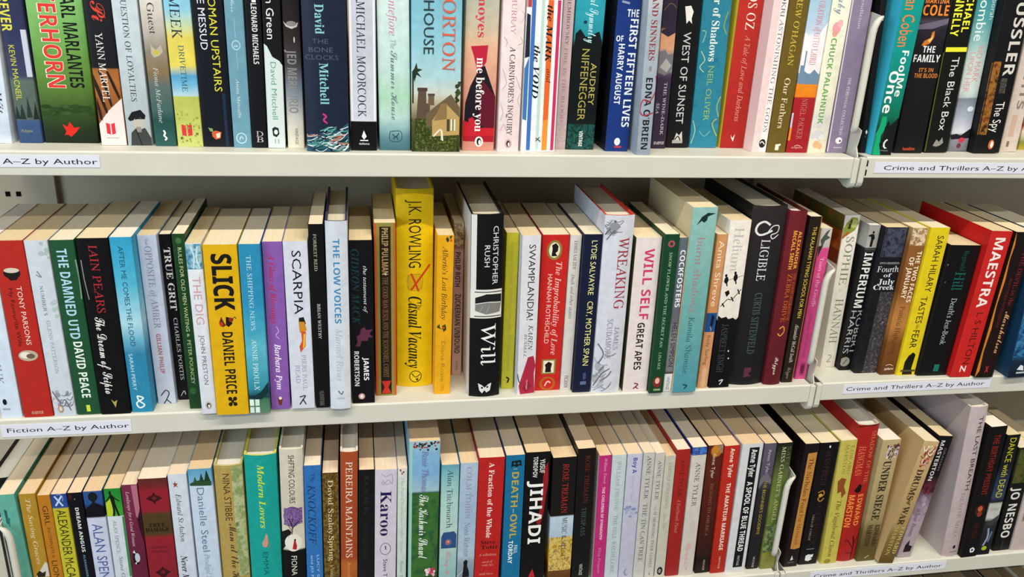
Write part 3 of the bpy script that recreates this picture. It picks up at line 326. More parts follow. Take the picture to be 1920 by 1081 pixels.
(1,0,193.9,15.9,37.9,216,140,-0.4,[(0,'e9edf2')],[('r','picture',-19,149.4,-13.6,156.9,'b8403a'),('p','picture',[(-18.2,143.4),(-14.4,141.7),(-13.6,100.2),(-18.6,98.5)],'1c2230'),('p','picture',[(-18.6,87.9),(-14,100.2),(-14.4,33.4),(-18.6,35.3)],'3f74ae'),('r','band',-13.3,1.5,-9.1,156.9,'3d6fb8'),('r','band',-3,1.5,0,156.9,'bcd4cc'),('r','band',3.8,1.5,9.5,156.9,'e0662a'),('p','band',[(3.8,33.4),(9.5,35.3),(9.5,1.5),(3.8,1.5)],'e89032'),('r','band',13.6,1.5,17.1,156.9,'c83060'),('t','title','the VOID',111.6,57.3,-6.1,6.4,'15181c','I'),('t','title','the MARK',151.9,94.6,6.1,6.4,'15181c','I'),('t','title','and',87.9,73.6,7.6,4.5,'3a1a14','i'),('r','emblem',-3.8,9.5,3,16.6,'cdd6d2'),('s','emblem',[(-3,14.8),(2.3,11)],1.1,'3c4a48'),('s','emblem',[(-3,11.4),(0.8,15.5)],1.1,'3c4a48')],'white paperback striped blue, orange and crimson lengthwise with hand-drawn title',{}),
(1,0,221.7,28.1,12.1,190,133,-0.04,[(1,'c8b4b8'),(0.363,'c4acb0'),(0,'b8a4a4')],[('t','author','IRENE NEMIROVSKY',187,111.9,0,3.6,'6a5058','f'),('t','title','FIRE IN THE BLOOD',109,30.8,-0.6,3.6,'a07c86','f'),('n','picture',-5.5,3.1,5.5,27.9,['a58e90','c4b0b0','8e7a7c'],12)],'slim dusty pink paperback with faint serif capitals',{}),
(1,0,244.4,29.1,32,198,138.6,0.32,[(1,'2aa2b4'),(0.712,'2a98aa'),(0.597,'238492'),(0.561,'0d1416'),(0.209,'0c1214'),(0.103,'101c1c'),(0,'14302e')],[('n','picture',-15.3,0.8,15.3,28.1,['0c1616','1f5a54','0e1c1c','2a6c62'],8),('p','picture',[(-14.4,123.5),(-9.6,128.8),(-3.2,120.8),(3.2,122.6),(11.2,127),(15.3,116.4),(15.3,107.5),(-15.3,107.5)],'0d1416'),('e','picture',-4.8,135.8,1.9,1.8,'123a40'),('t','title','Her Fearful Symmetry',195,114.6,3.8,9.6,'b9e6ec','c'),('t','author','AUDREY',94,49.2,8.3,6.4,'b8ac5c','s'),('t','author','NIFFENEGGER',108.4,32.3,-1.6,8.3,'a89c50','s'),('t','imprint','VINTAGE',20.8,3.5,0,4.2,'e4e8e6','b')],'turquoise-topped black paperback with ochre author name and pale script',{}),
(1,0,284.6,21.6,26.3,198,138.6,0.15,[(0,'18357a')],[('h','title','THE',150.9,143.3,-1.7,11.3,'e6ecf4','b'),('t','title','FIRST FIFTEEN LIVES',141.2,27.2,7.3,8.7,'eef2f6','b'),('h','title','OF',124,118,-11.3,-3.4,'dfe6f0','b'),('t','title','HARRY AUGUST',115.6,51.7,-4.5,6.8,'e2e8f2','b'),('e','emblem',0,10.9,3.4,4.2,'e8ecf2'),('r','emblem',-2.8,4.1,5.1,6,'c8384a'),('s','picture',[(-8.5,158.5),(0,156.8)],2.3,'8a98b8')],'royal blue paperback with bold white title in two rows, black left side',{'lf':'12141c'}),
(1,0,310.3,3.6,15.8,205,135,-1.08,[(0.952,'c2c6ca'),(0.79,'bcc2c8'),(0.707,'a6b0ba'),(0.45,'a2adb8'),(0,'93a0ae')],[('t','title','SAINTS AND SINNERS',202,100.8,0,6.7,'8c3a40','F'),('t','title','=',94.9,90.1,0,5.3,'7c4048','b'),('t','author',"EDNA O'BRIEN",82.9,6.1,0,7.4,'1a1e26','b'),('s','picture',[(7.1,85.1),(8.5,70.6),(1.8,57.8),(-5.3,59.6),(-8,48.5),(-3.5,43),(7.1,45.8)],1.4,'a83848')],'pale grey-blue paperback standing forward, maroon and black capitals with a red ribbon',{}),
(1,0,340,39.2,16.9,198,138.6,-1.14,[(0.992,'2a2434'),(0.671,'322a40'),(0.644,'e0a078'),(0.561,'e4aa88'),(0.515,'8c8a94'),(0.449,'aaa8ac'),(0.42,'544a60'),(0.392,'3c3048'),(0,'33283c')],[('s','picture',[(-6.8,150.9),(0,158),(6.8,153.5)],1,'6a5c40'),('p','picture',[(-8.3,129.3),(8.3,138.3),(8.3,127.5),(0,123),(-8.3,127.5)],'322a40'),('p','picture',[(-8.3,107.4),(-1.7,109.3),(1.7,103.7),(8.3,105.6),(8.3,88.9),(0,81.4),(-8.3,85.1)],'7c7a82'),('p','picture',[(-6.8,90.7),(0,100),(6.8,92.6),(1.7,85.1)],'b4b2b4'),('t','title','THE WINE-DARK',74.2,15.5,2,3.4,'d8d0dc','f'),('t','title','SEA',51,39.4,-5.1,3.4,'d8d0dc','f'),('h','imprint','HARPER',8,4.8,-6.4,5.9,'d8d4dc','I')],'slim purple-black paperback with a peach and grey mountain scene',{}),
(1,0,364.2,44.2,26.9,198,138.6,-1.31,[(0,'121316')],[('p','picture',[(-5.4,155.1),(1.3,156),(4.8,149.7),(3.2,142.5),(4.3,137),(0.5,140.7),(-2.2,137),(-3.8,146.1)],'eceae6'),('t','title','WEST OF SUNSET',128.3,27.5,0,8.6,'cfcfcf','s'),('p','emblem',[(-5.4,6.2),(-2.2,17.2),(1.3,14.2),(4.3,19.2),(5.9,5.6)],'c9c7c2'),('s','emblem',[(-3.8,9.2),(0,13.2),(3.2,8.2)],1.3,'121316'),('r','emblem',-6.5,5.2,5.9,8.8,'a8a6a2')],'black paperback with thin spaced white capitals and a white figure up top',{}),
(1,0,396.7,45.7,33.7,198,138.6,-1.38,[(1,'1f8298'),(0.547,'2b8298'),(0.258,'2f7f9a'),(0,'3c86a8')],[('n','picture',-16.2,1.2,16.2,163.4,['22768e','2f8098','1f6c84'],4),('s','picture',[(-15.2,130.7),(-10.1,128.8),(-12.8,117.7)],1,'8cc0b0'),('s','picture',[(-13.5,108.4),(-8.4,99),(-13.5,91.4),(-8.4,85.7)],1,'a8ccb0'),('s','picture',[(13.5,150.8),(10.1,136.2),(14.2,127)],1.3,'8a9a50'),('s','picture',[(15.2,58.8),(11.8,47.1),(15.2,35.3)],1.3,'9aa85a'),('s','picture',[(13.5,33.3),(8.4,27.3),(15.2,13.3)],1.3,'a8a850'),('s','picture',[(-15.2,31.3),(-11.8,19.4),(-15.2,5.3)],1,'9cc4a4'),('s','picture',[(-6.7,19.4),(0,13.3),(6.7,19.4)],1,'6aa8b4'),('t','title','Master of Shadows',195,97.5,0,8.8,'d8e4e0','F'),('t','author','NEIL OLIVER',92.4,31.3,0,6.7,'8cb070','s')],'teal blue paperback with scratchy gold marks and white and green lettering',{}),
(1,0,432.6,46.5,29.2,198,138.6,0.04,[(1,'bc3026'),(0.457,'b22c24'),(0,'a42420')],[('t','author','AMOS OZ',193.6,133.4,1.7,10.4,'f4e4d8','f'),('t','title','A Tale of Love and Darkness',127.3,31.3,1.7,6.3,'e0958a','i'),('p','emblem',[(-3.5,15.7),(-0.7,11.6),(2.1,16.7),(0.7,7.5),(-2.1,11.6)],'f2dcd4')],'brick-red paperback with a yellow left side, small pink italic title',{'lf':'e8c83c'}),
(1,0,456.5,24.4,17.8,198,138.6,0.14,[(1,'f2d0d0'),(0.349,'f0d2d0'),(0,'e8d0cc')],[('r','picture',0,0.6,11,166.6,'f0eae8'),('t','author','BEN OKRI',195,149.2,3.3,4.7,'4a444c','f'),('t','title','ASTONISHING THE GODS',146.8,23.4,3.8,4.9,'77707c','f'),('e','emblem',2.8,10.2,4,5,'26262a'),('s','emblem',[(0,10.2),(2.3,12.3),(5.6,9.1)],1.2,'e8e2e0')],'pink and white paperback with dark grey capitals and a round black mark',{'lf':'f0cfcd'}),
(1,0,477,22.3,22.4,198,138.6,0.16,[(0,'6b5722')],[('t','author',"ANDREW O'HAGAN",195,98,0,6.7,'d4b84a','f'),('t','title','Our Fathers',84.4,28.3,0,6.7,'ece0c0','f'),('r','emblem',-2.2,3,0,9.8,'f0e8d0'),('p','emblem',[(0,9.8),(4,10.6),(4,8.5),(2.2,7.7),(2.2,3),(0,3)],'f0e8d0')],'olive-brown paperback with gold and cream serif lettering',{}),
(1,0,503,23.4,25.9,198,138.6,-0.04,[(1,'9ec4dc'),(0.755,'b0cce0'),(0.677,'c8d4e4'),(0.647,'f2eef0'),(0.457,'efe9ea'),(0.452,'8aa0b4'),(0.401,'74889c'),(0.394,'e88a22'),(0.324,'e8821e'),(0.318,'a82228'),(0,'9c1c24')],[('p','picture',[(-11.9,78.4),(-11.9,98.6),(-8.3,98.6),(-8.3,114.4),(-6.7,114.4),(-6.7,92.6),(0,88.5),(5.2,94.6),(12.4,88.5),(12.4,78)],'6f8aa4'),('p','picture',[(-12.7,134),(-5.2,127.2),(3.9,132.1),(12.7,145.6),(12.7,118.4),(-12.7,118.4)],'f2eef0'),('t','title','THE RESTORATION of OTTO LAIRD',195,99.6,1.6,7.3,'d8788a','f'),('r','picture',-13,28.9,-10.9,45.6,'c8c8d8'),('r','picture',-13,14.1,-10.4,28.9,'e08a2a'),('t','author','NIGEL PACKER',62.1,15.8,0,6.7,'c27a70','f'),('s','emblem',[(-3.9,7.7),(0,8.8),(3.9,7.7)],0.8,'d8a8a4'),('h','imprint','sceptre',7.7,5.1,-7.3,6.5,'d8a8a4','s')],'paperback of stacked light blue, white, orange and red bands',{}),
(1,0,528.9,24.4,23.2,198,138.6,-0.13,[(1,'f0eedc'),(0.357,'eae8d0'),(0.232,'e2dccc'),(0.211,'d8d4d0'),(0,'e4dcc0')],[('t','title','Lullaby',195,154.2,0,9.3,'8c98a8','c'),('e','picture',-1.2,139.6,5.1,6.7,'e8a0a8'),('e','picture',2.3,144.5,3.3,4.3,'e8b4b4'),('e','picture',-2.3,133.8,3.3,3.5,'dca090'),('t','author','CHUCK PALAHNIUK',128.9,33.7,-1.9,6.5,'6fa45a','b'),('e','picture',-3.7,23.1,2.8,3,'ccccd4'),('e','picture',1.1,22.2,4,2.7,'ccccd4'),('e','picture',-3.7,16.4,3,3.5,'e0dcd6'),('e','picture',-1.4,18.4,2.5,2.1,'ccccd4'),('e','picture',-1.5,30.9,3.7,2.1,'ccccd4'),('e','picture',-6.4,19.6,3.8,2.3,'ccccd4'),('e','picture',3.1,18.1,3.6,3.7,'e0dcd6'),('e','picture',-2.3,9.9,3.7,4.3,'dfae78'),('e','picture',2.8,7.8,2.8,3.4,'e0b088')],'cream paperback with bold green capitals and pink roses',{}),
(1,0,555,25.5,24.9,198,138.6,-0.59,[(0,'8b7d98')],[('r','band',-12,1.3,-10.7,170.4,'d8ccd4'),('t','author','Don Pendleton',195,139.4,1.2,3.7,'d0c8d8','f'),('t','imprint','THE PERENNIAL COLLECTION',86.5,20.7,1,3.5,'ece6ee','f'),('e','emblem',0.5,14.3,4.2,3.8,'f2eef2'),('e','emblem',2,13.8,1.2,1.3,'4a4058'),('r','emblem',-5,5.6,6.2,6.5,'cfc8d4')],'plain mauve paperback beside the white shelf bracket',{}),
(1,1,586.6,21.4,7.3,198,138.6,-3.15,[(0,'141416')],[('p','emblem',[(-0.5,25.4),(1.1,27.1),(2.4,24.1),(0.9,21.6)],'e6e2da'),('r','emblem',-0.5,18.6,1.1,20.1,'55534f')],'black book mostly hidden behind the white bracket on the top shelf',{}),
(1,1,603.5,10.1,25.7,198,138.6,0.79,[(1,'0f9a90'),(0.575,'109088'),(0.309,'0d7a66'),(0.225,'0c6a50'),(0.162,'14402f'),(0,'101c16')],[('p','picture',[(-14.3,0.2),(-14.3,23.5),(-9.9,32),(-8.7,44.6),(-2.9,44.6),(-1.7,32),(-5.8,22.5),(-4.7,10.8),(0,0.2)],'15a070'),('p','picture',[(-2.9,32),(0.6,40.4),(2.9,34.1),(7.3,38.3),(14.3,44.6),(14.3,0.2),(-1.5,0.2),(-5.8,12.9),(-2.3,21.4)],'14181a'),('t','author','Harlan Coben',195,122.2,-2.3,14.6,'f0803a','s'),('t','title','Fool',118.3,90.9,2.9,8.7,'e6eee8','b'),('t','title','Me',88.2,67.4,4.1,7.6,'e6eee8','b'),('t','title','Once',95.5,48.4,-5.2,11.1,'f2f6f4','b'),('p','emblem',[(0.6,17.2),(2.9,18.9),(4.7,17.6),(2.3,16.1),(1.2,12.9),(2.3,9.7),(5.2,8.2),(2.3,7.5),(-0.3,9.7),(-0.9,14)],'d8dcda'),('h','imprint','Century',6.5,4.7,-4.1,7.3,'9aa09c','i')],'teal green paperback with orange and white lettering and a cyan left side',{'lf':'3fb8d8'}),
(1,1,646.1,22,37.2,198,138.6,-0.79,[(1,'17151a'),(0.786,'1e1a20'),(0.757,'48424e'),(0.727,'2b2630'),(0.616,'1a181c'),(0,'141214')],[('h','author','MARTINA',175,169.2,-15.6,14.1,'f08a30','b'),('h','author','COLE',167.6,156.3,-16.4,15.6,'f08a30','b'),('p','picture',[(-18.2,145.9),(0,149.8),(17.8,153.8),(17.8,147.8),(0,141.9),(-18.2,140.9)],'6a6478'),('p','picture',[(-10.4,124),(-7.4,129),(-0.7,132),(0,137.9),(3,139.9),(3.7,133),(0,126),(-7.4,123)],'c8742c'),('p','picture',[(-3.7,129),(0.7,133),(1.5,136),(2.2,131),(-0.7,127)],'f0c070'),('h','title','THE',123.2,115.9,-7.4,8.2,'eceaea','b'),('h','title','FAMILY',113.5,105.4,-16.7,16.7,'eceaea','b'),('h','title',"IT'S IN",98.8,94.3,-7.4,11.1,'d07a30','b'),('h','title','THE BLOOD',92.7,87.7,-11.9,17.8,'d07a30','b'),('h','imprint','headline',7,3.5,-8.2,7.4,'c8503a','b')],'black paperback with orange horizontal name and a gold flame, white horizontal title',{}),
(1,1,685.5,25.6,30.3,198,138.6,-1.88,[(1,'15160f'),(0,'101210')],[('t','author','CONNELLY',195,134.5,-6.1,10.3,'ece83a','b'),('t','author','MICHAEL',195,138.9,6.7,9.1,'ece83a','b'),('r','band',-12.7,117.3,14.3,122.4,'e8e436'),('t','title','The Black Box',111.5,26.4,2.4,9.1,'d8d8d4','s'),('p','emblem',[(-6.1,8.4),(-2.4,16.1),(1.5,12.8),(4.9,18.3),(7.3,11.7),(3,8.4),(-1.5,7.3)],'8c8a84'),('r','band',-15.2,1.8,-14,116.7,'5a6020')],'black paperback with bright yellow author name and a yellow bar',{}),
(1,1,722.4,35.7,25.7,198,138.6,-2.13,[(1,'2f8a92'),(0.786,'4f9ea4'),(0.652,'8fc0c0'),(0.558,'c0d8d2'),(0.366,'cfdcd8'),(0.325,'b8c8cc'),(0.323,'7c8694'),(0.213,'a8b0c0'),(0.113,'d8d8e4'),(0.096,'30303a'),(0.079,'8c8c98'),(0,'75727c')],[('t','author','Crombie',195,129.6,-2.4,11.9,'e6f0ee','s'),('t','author','Deborah',187.5,153.6,9.5,6,'d8e6e4','s'),('t','title','NO MARK',123.4,82.1,3.6,7.7,'e0969c','s'),('t','title','UPON HER',116.8,70.8,-5.4,7.1,'dca0a6','s'),('p','picture',[(-13.4,20.1),(-6,21.3),(0,19),(6,23.5),(14.6,27.9),(14.6,15.7),(-11.9,14.6)],'1c1c22'),('e','picture',2.4,13.5,4.2,3.1,'c83a50'),('e','picture',0,6.7,3,3.2,'6a3844'),('e','picture',6,50.9,4.2,3.1,'dfe4e8')],'teal to white paperback with pink title over a misty grey river scene',{}),
(1,1,753.3,24.2,35.2,198,138.6,-2.07,[(1,'16161a'),(0,'0f0f11')],[('n','picture',-19.7,22.7,-5.5,108.4,['1a100c','6a3a1e','a06a2c','2c1810','54301c'],3),('t','author','CUSSLER',189,91.7,6.3,14.1,'d2ccc4','b'),('t','author','CLIVE',195,192.9,6.3,14.1,'d2ccc4','b'),('t','imprint','AND JUSTIN SCOTT',89.1,71.5,3.1,7.9,'6a645c','b'),('t','title','The Spy',61.5,25.4,4.7,11,'e8e4de','s'),('e','emblem',3.9,10.5,3.9,5.8,'c8603a'),('e','emblem',4.7,10.5,2,4,'f0e0d0')],'black paperback with large grey capitals and a brown old-world scene on the left',{}),
(1,1,793.1,36.5,23.3,198,138.6,-1.46,[(1,'d8ccc4'),(0,'cfc0b4')],[('t','title','THE HEIGHTS',195,52,2.3,9.3,'8a7a72','b'),('r','picture',-4.7,18.6,2.3,45.4,'c8a898'),('r','emblem',-4.7,6.1,-1.2,13,'7c6c60')],'pale beige paperback with faint tall brown capitals near the right frame edge',{}),
(1,1,833,51.4,26.6,198,138.6,-1.29,[(1,'d8d0c0'),(0.254,'c8bca8'),(0.151,'b83a30'),(0.117,'e6dcc8'),(0.047,'7c8a3c'),(0,'b8a030')],[('r','picture',-10.7,24.2,10.7,27.6,'f0eae0')],'red and cream paperback half cut by the right frame edge',{}),
(2,0,-373.8,4.6,21.2,200.7,140.5,0.01,[(0,'ccdaea')],[('t','title','Mr SMUK',98.8,39.8,-4.7,6.4,'6a7684','f'),('e','emblem',-4.3,19,2.1,3.6,'15181c'),('r','emblem',-7.5,9.1,0,11.5,'9aa8b8')],'pale blue-white book against the left frame edge of the middle shelf, small dark lettering',{}),
(2,0,-346.4,3.1,29.5,200.9,140.6,-0.46,[(0,'b0281f')],[('e','picture',-0.6,165.9,8,5.9,'1c1412'),('e','picture',-0.6,169.1,7.2,2.7,'cfc4b4'),('p','picture',[(-8.3,165.9),(7.2,165.9),(3,158.7),(-3,158.1)],'1c1412'),('t','title','My Favourite Wife',149.8,84.4,-4.8,3.9,'541410','s'),('t','author','TONY PARSONS',151.7,85.8,3.6,4.8,'e4cfc2','s'),('e','picture',0.6,73.5,9.5,6.3,'b8a894'),('e','picture',-1.8,74.1,5.4,3.7,'e6dccc'),('e','picture',3,72.9,4.2,2.9,'6a584c'),('h','imprint','HARPER',7.2,3.8,-6.6,5.4,'d8a89c','I')],'brick-red paperback with two seashells on the spine, far left of the middle shelf',{}),
(2,0,-319.3,2.7,22.3,200.8,140.5,-0.62,[(0,'c6cfda')],[('e','picture',9.8,182.4,1.4,1.6,'9fb8b0'),('e','picture',8.3,187.1,1.8,2.4,'a8b4b8'),('e','picture',3.6,186.9,2.9,2.5,'a8b4b8'),('e','picture',9.2,189.7,1.9,3,'a8b4b8'),('e','picture',5.2,197.6,1.4,2.1,'b4b8c4'),('e','picture',9.5,191.1,2.7,1.7,'9fb8b0'),('e','picture',5,197.8,1.9,1.6,'a8b4b8'),('s','picture',[(-3.4,168.2),(0,161.5),(-4.5,164.2)],1.1,'7c8490'),('e','picture',6.7,125.1,1.7,2.3,'a8c0b4'),('e','picture',8.3,118,1.9,2.2,'a8c0b4'),('e','picture',10.1,126.6,2.4,2,'a8c0b4'),('e','picture',6.6,132.7,2.5,1.9,'a8c0b4'),('e','picture',8.6,134.4,2.3,2.2,'b8bcc8'),('t','author','NUMBER 5',152.1,119,-1.8,3.1,'7a8088','f'),('t','author','GLENN PATTERSON',113.4,51.7,-0.9,3.4,'b0a2b8','f'),('e','picture',-4.6,30.1,1.8,1.7,'a0a8b0'),('e','picture',-8.6,20,1.6,3.1,'a0a8b0'),('e','picture',-4.9,20.3,1.6,1.7,'a0a8b0'),('e','picture',-4.2,11.1,1.2,2.5,'8a9098'),('e','picture',5.7,28,1.6,2.5,'8a9098'),('e','picture',-7.4,18.7,2.2,2.3,'d8c8d0'),('e','picture',-4.4,26.1,2.5,2.8,'8a9098'),('e','picture',-8.8,25.8,2.2,2,'d8c8d0'),('e','picture',-1.4,18.9,1.8,1.7,'8a9098'),('e','picture',-4.2,14.4,1.3,2.2,'8a9098'),('e','picture',0.6,17.8,2.2,1.7,'d8c8d0'),('e','picture',-7.7,11.7,2.1,2.3,'d8c8d0'),('s','picture',[(2.1,12.4),(5.5,11.3),(8.9,14.1)],0.6,'7c848c'),('s','picture',[(5,15.6),(8.4,12.3),(10.8,18.2)],0.4,'7c848c'),('s','picture',[(4.1,21.7),(7.5,19),(10.8,23.5)],0.6,'5c646c'),('s','picture',[(3,26.3),(6.4,24.6),(9.7,28.5)],0.5,'5c646c'),('s','picture',[(1.5,12.9),(4.9,13.4),(8.2,17.1)],0.7,'7c848c'),('s','picture',[(-3,14.3),(0.3,12.4),(3.7,18)],0.7,'5c646c'),('s','picture',[(-0.6,25.9),(2.8,24.8),(6.2,27.7)],0.5,'5c646c'),('s','picture',[(-9,30.9),(-2.2,15.8),(2.2,20.4),(6.7,6.7)],0.9,'5c646c'),('e','emblem',-3.4,9.2,2.7,4.5,'b08a70'),('e','emblem',-3.4,9.2,1.6,2.7,'d8d0c8')],'pale grey-white floral paperback between the red and dark green books',{}),
(2,0,-295.2,3.8,24.2,200.7,140.5,-0.77,[(0,'1f4d30')],[('t','title','THE DAMNED UTD',191.5,91,-1,9.7,'a8d0e4','b'),('t','author','DAVID PEACE',87.5,20.8,0,8.8,'e6efe4','b'),('s','picture',[(10.9,179.5),(11.7,158),(10.9,136.1)],1.2,'7c9a88'),('r','emblem',-1.9,3.7,1.9,11.7,'c8d83c')],'dark green paperback with blocky pale blue title and white name',{}),
(2,0,-267.4,2.3,30.5,203,142.1,-0.24,[(0,'0b0a0d')],[('t','author','IAIN PEARS',195.6,120.6,0,8,'b02a34','f'),('t','title','The Dream of Scipio',115.8,25.1,-3.1,9.2,'ecece6','c'),('p','emblem',[(-3.1,18.1),(0,15.1),(3.1,17.2),(0.6,8)],'b09a50'),('s','picture',[(-12.9,179.6),(-12.3,158),(-10.4,136)],0.9,'8a8a84')],'black paperback with crimson capitals and swirling white script title',{}),
(2,0,-240.1,4.2,22.2,203.2,142.2,-0.34,[(1,'2f9ac4'),(0.892,'3aa2c8'),(0.744,'4fb0d0'),(0.607,'8cc8dc'),(0.523,'a8d2e0'),(0.438,'6aacc8'),(0.351,'2f80a8'),(0,'2a86ac')],[('t','title','AFTER ME COMES THE FLOOD',193.3,80.2,-1,4.9,'1f5068','s'),('t','author','SARAH PERRY',71.4,27.1,-4.9,3.7,'bfe0ea','s'),('s','emblem',[(-3.7,20.4),(2.5,17.3),(-4.9,11.8),(-2.5,5.6),(2.9,8.7),(-2.5,14.8),(-3.7,20.4)],1.7,'e4f0f4')],'sky-blue watery paperback with thin dark title and white loop mark at the foot',{}),
(2,0,-217.7,21.5,19.7,199.7,139.8,-0.64,[(1,'bcc8e2'),(0,'c4cee4')],[('t','imprint','THE',195.6,188.8,-1.1,2.3,'6a7084','s'),('t','title','OPPOSITE of AMBER',187.5,92.9,0,6.8,'8088a0','f'),('t','author','GILLIAN PHILIP',86.4,38.1,-0.5,4.5,'b06078','b'),('s','emblem',[(-5.6,10.1),(0,17),(3.4,13.2),(0,5.4),(-3.4,0.2)],1.1,'1c2028'),('s','emblem',[(0,5.4),(4.5,0.2)],1.1,'1c2028')],'pale lavender paperback with grey capitals and a pink name, set back slightly',{}),
(2,0,-201,29.3,12.4,198.2,138.7,-0.71,[(0,'0c0c10')],[('t','title','TRUE GRIT',183.3,110.5,0.6,6.5,'e0e2e4','F'),('t','author','CHARLES PORTIS',101.7,25.6,1,3.9,'cfd2d4','f'),('s','emblem',[(-2.6,5.1),(1.3,11.4),(2.6,6.7)],0.8,'c8ccd0')],'narrow black paperback with heavy gothic white lettering, set well back',{}),
(2,0,-184.2,6.9,13.4,205.5,143.9,-0.26,[(0,'1c3f1f')],[('t','title','RULES FOR OLD MEN WAITING',190.4,94.7,0,3.7,'c0cc98','s'),('t','imprint','&',92.3,88.2,0,2.7,'c0cc98','i'),('t','author','PETER POUNCEY',84.4,31.1,0,3.7,'a8bc88','s'),('e','emblem',-0.3,198,2.9,3.3,'3c6a3c'),('e','emblem',-1.3,22.5,3.3,4.3,'2f5c30')],'slim forest-green paperback with thin yellowish capitals',{}),
(2,0,-167.7,-6.3,16,199.2,139.4,-0.34,[(1,'dce0e8'),(0,'d2d6e2')],[('n','picture',-7.7,170.8,7.7,198.4,['1f4a6a','3f86a8','a8ccd8','14303f'],5),('s','picture',[(-2.4,196),(0,183.9),(-1.6,171.7)],1.1,'cfe2e8'),('s','picture',[(4,196),(2.4,183.9),(4.8,171.7)],1.1,'cfe2e8'),('t','title','THE DIG',162.6,108.1,0,8,'c49aa4','s'),('t','author','JOHN PRESTON',95.7,36.3,0,4.5,'6a6e78','s'),('e','emblem',0,10.3,3.5,4.6,'b8a8a4'),('e','emblem',0,10.3,1.9,3.2,'15151a'),('e','emblem',0.3,9.7,1,2.1,'f4f0ea')],'white paperback with blue picture at top and pinkish title, left of yellow one',{}),
(2,0,-142,-10.4,34.4,198.9,139.2,0.01,[(0,'d9aa12')],[('t','title','SLICK',188.9,125.3,0.7,19.9,'17140f','bb'),('p','picture',[(-6.9,111.1),(-4.1,118.2),(-2.1,112.5),(0,108.2),(-2.8,106.2),(-5.5,107.3)],'5a2414'),('p','picture',[(0.7,118.2),(4.8,116.8),(6.9,110.2),(2.8,106.2),(0,108.5)],'1a1210'),('e','picture',-4.5,109.6,2.1,2.6,'b83a18'),('e','picture',5.5,114.5,2.4,2.6,'8c2c14'),('s','picture',[(6.2,113.9),(9.6,117.7),(11,115.4)],0.7,'2a1a10'),('t','author','DANIEL PRICE',100.4,26,0.7,11,'221b0f','b'),('s','emblem',[(-2.1,20.5),(3.4,12.4)],1.7,'221b0f'),('s','emblem',[(3.4,20.5),(-2.1,12.4)],1.7,'221b0f'),('e','emblem',-1.7,19.8,2.1,2.5,'221b0f'),('e','emblem',3.4,19.8,2.1,2.5,'221b0f'),('e','emblem',-1.7,13.1,2.1,2.4,'221b0f'),('e','emblem',3.4,13.1,2.1,2.4,'221b0f')],'deep yellow paperback with very heavy black title and sunglasses, on the middle shelf',{}),
(2,0,-112.9,-9.7,22.3,198.9,139.2,0.03,[(1,'2a86b0'),(0.689,'2a8ab4'),(0.546,'3a9cbc'),(0.398,'5ab0c4'),(0.278,'4aa4b8'),(0.156,'2f8aa0'),(0.102,'173840'),(0.086,'3f7058'),(0,'5a8468')],[('p','picture',[(-9,105.6),(0,112.8),(10.2,108.5),(4.5,96.9),(-6.8,94)],'3f9cba'),('t','title','THE SHIPPING NEWS',186.4,101.2,-1.4,4.5,'bcdce6','f'),('t','author','ANNIE PROULX',91,28.6,-1.4,5,'d4e6ea','f'),('p','picture',[(-11.1,21.8),(-4.5,22.4),(2.3,26.4),(10.9,38.7),(10.9,24.9),(2.3,17.2),(-11.1,18.7)],'12303a'),('r','emblem',-10.4,9.4,-5.9,17.2,'e0ece8'),('r','emblem',-4.5,9.4,0,17.2,'cfe4de'),('r','emblem',-10.4,0.6,-5.9,7.8,'cfe4de'),('r','emblem',-4.5,0.6,0,7.8,'dce8e4')],'blue sea-toned paperback with white capitals and a four-square pale mark',{}),
(2,0,-90.9,-2.7,20.9,199.1,139.3,0.16,[(0,'8458a8')],[('t','title','A Glass of Blessings',185.7,105.4,-1.7,5.9,'b02a50','I'),('s','picture',[(0,101.9),(2.1,96),(-1.1,91.6),(2.5,87.1)],0.8,'c8a8dc'),('t','author','Barbara Pym',81.2,24.8,0,6.4,'ece2f2','I'),('p','emblem',[(-3,13.9),(0,15.4),(2.5,12.3),(1.1,5.1),(-1.7,5.1)],'6a3020'),('e','emblem',0,13.9,1.7,1.9,'e8d8c8')],'purple paperback with crimson and white brush lettering',{}),
(2,0,-65.8,-3.2,25.7,199.3,139.5,-0.25,[(0,'ced2e0')],[('t','title','SCARPIA',189.1,116,0.5,9.3,'15161c','s'),('p','picture',[(0,111.7),(5.1,112.5),(7.2,104.3),(2.6,102),(-0.5,104.3)],'1c1a1c'),('p','picture',[(-0.5,107.3),(5.7,106.7),(7.7,97),(3.1,92.5),(0,94.9)],'c8862c'),('p','picture',[(1.5,95.5),(6.7,94.9),(5.7,77.6),(0,70.1),(-1,77.6),(2.1,84.2)],'c8502c'),('p','picture',[(4.1,92.5),(6.2,92.5),(5.1,77.6),(2.6,74.6)],'e8b03c'),('t','author','PIERS PAUL',67,23,3.1,4.6,'9a98b0','f'),('t','author','READ',54.9,32.4,-4.1,4.6,'9a98b0','f'),('s','emblem',[(-3.6,14.6),(2.6,16.1),(0,11.4),(-3.9,5.1)],1.3,'22242c'),('s','emblem',[(0,11.4),(3.1,5.1)],1.3,'22242c')],'white paperback with thin black capitals above a small robed figure',{}),
(2,0,-44.1,-3.5,15.7,218.2,133,-0.22,[(0,'0d0b0c')],[('t','title','FORREST REID',207.3,165.8,-1.3,3.2,'b0b89a','f'),('t','author','BRIAN WESTBY',127.8,86,0,3.2,'c8ccc0','f'),('t','imprint','VALANCOURT BOOKS',21.5,2.6,-0.8,4.7,'7c7c78','f')],'tall slim black paperback with tiny pale lettering, left of the white hardback',{}),
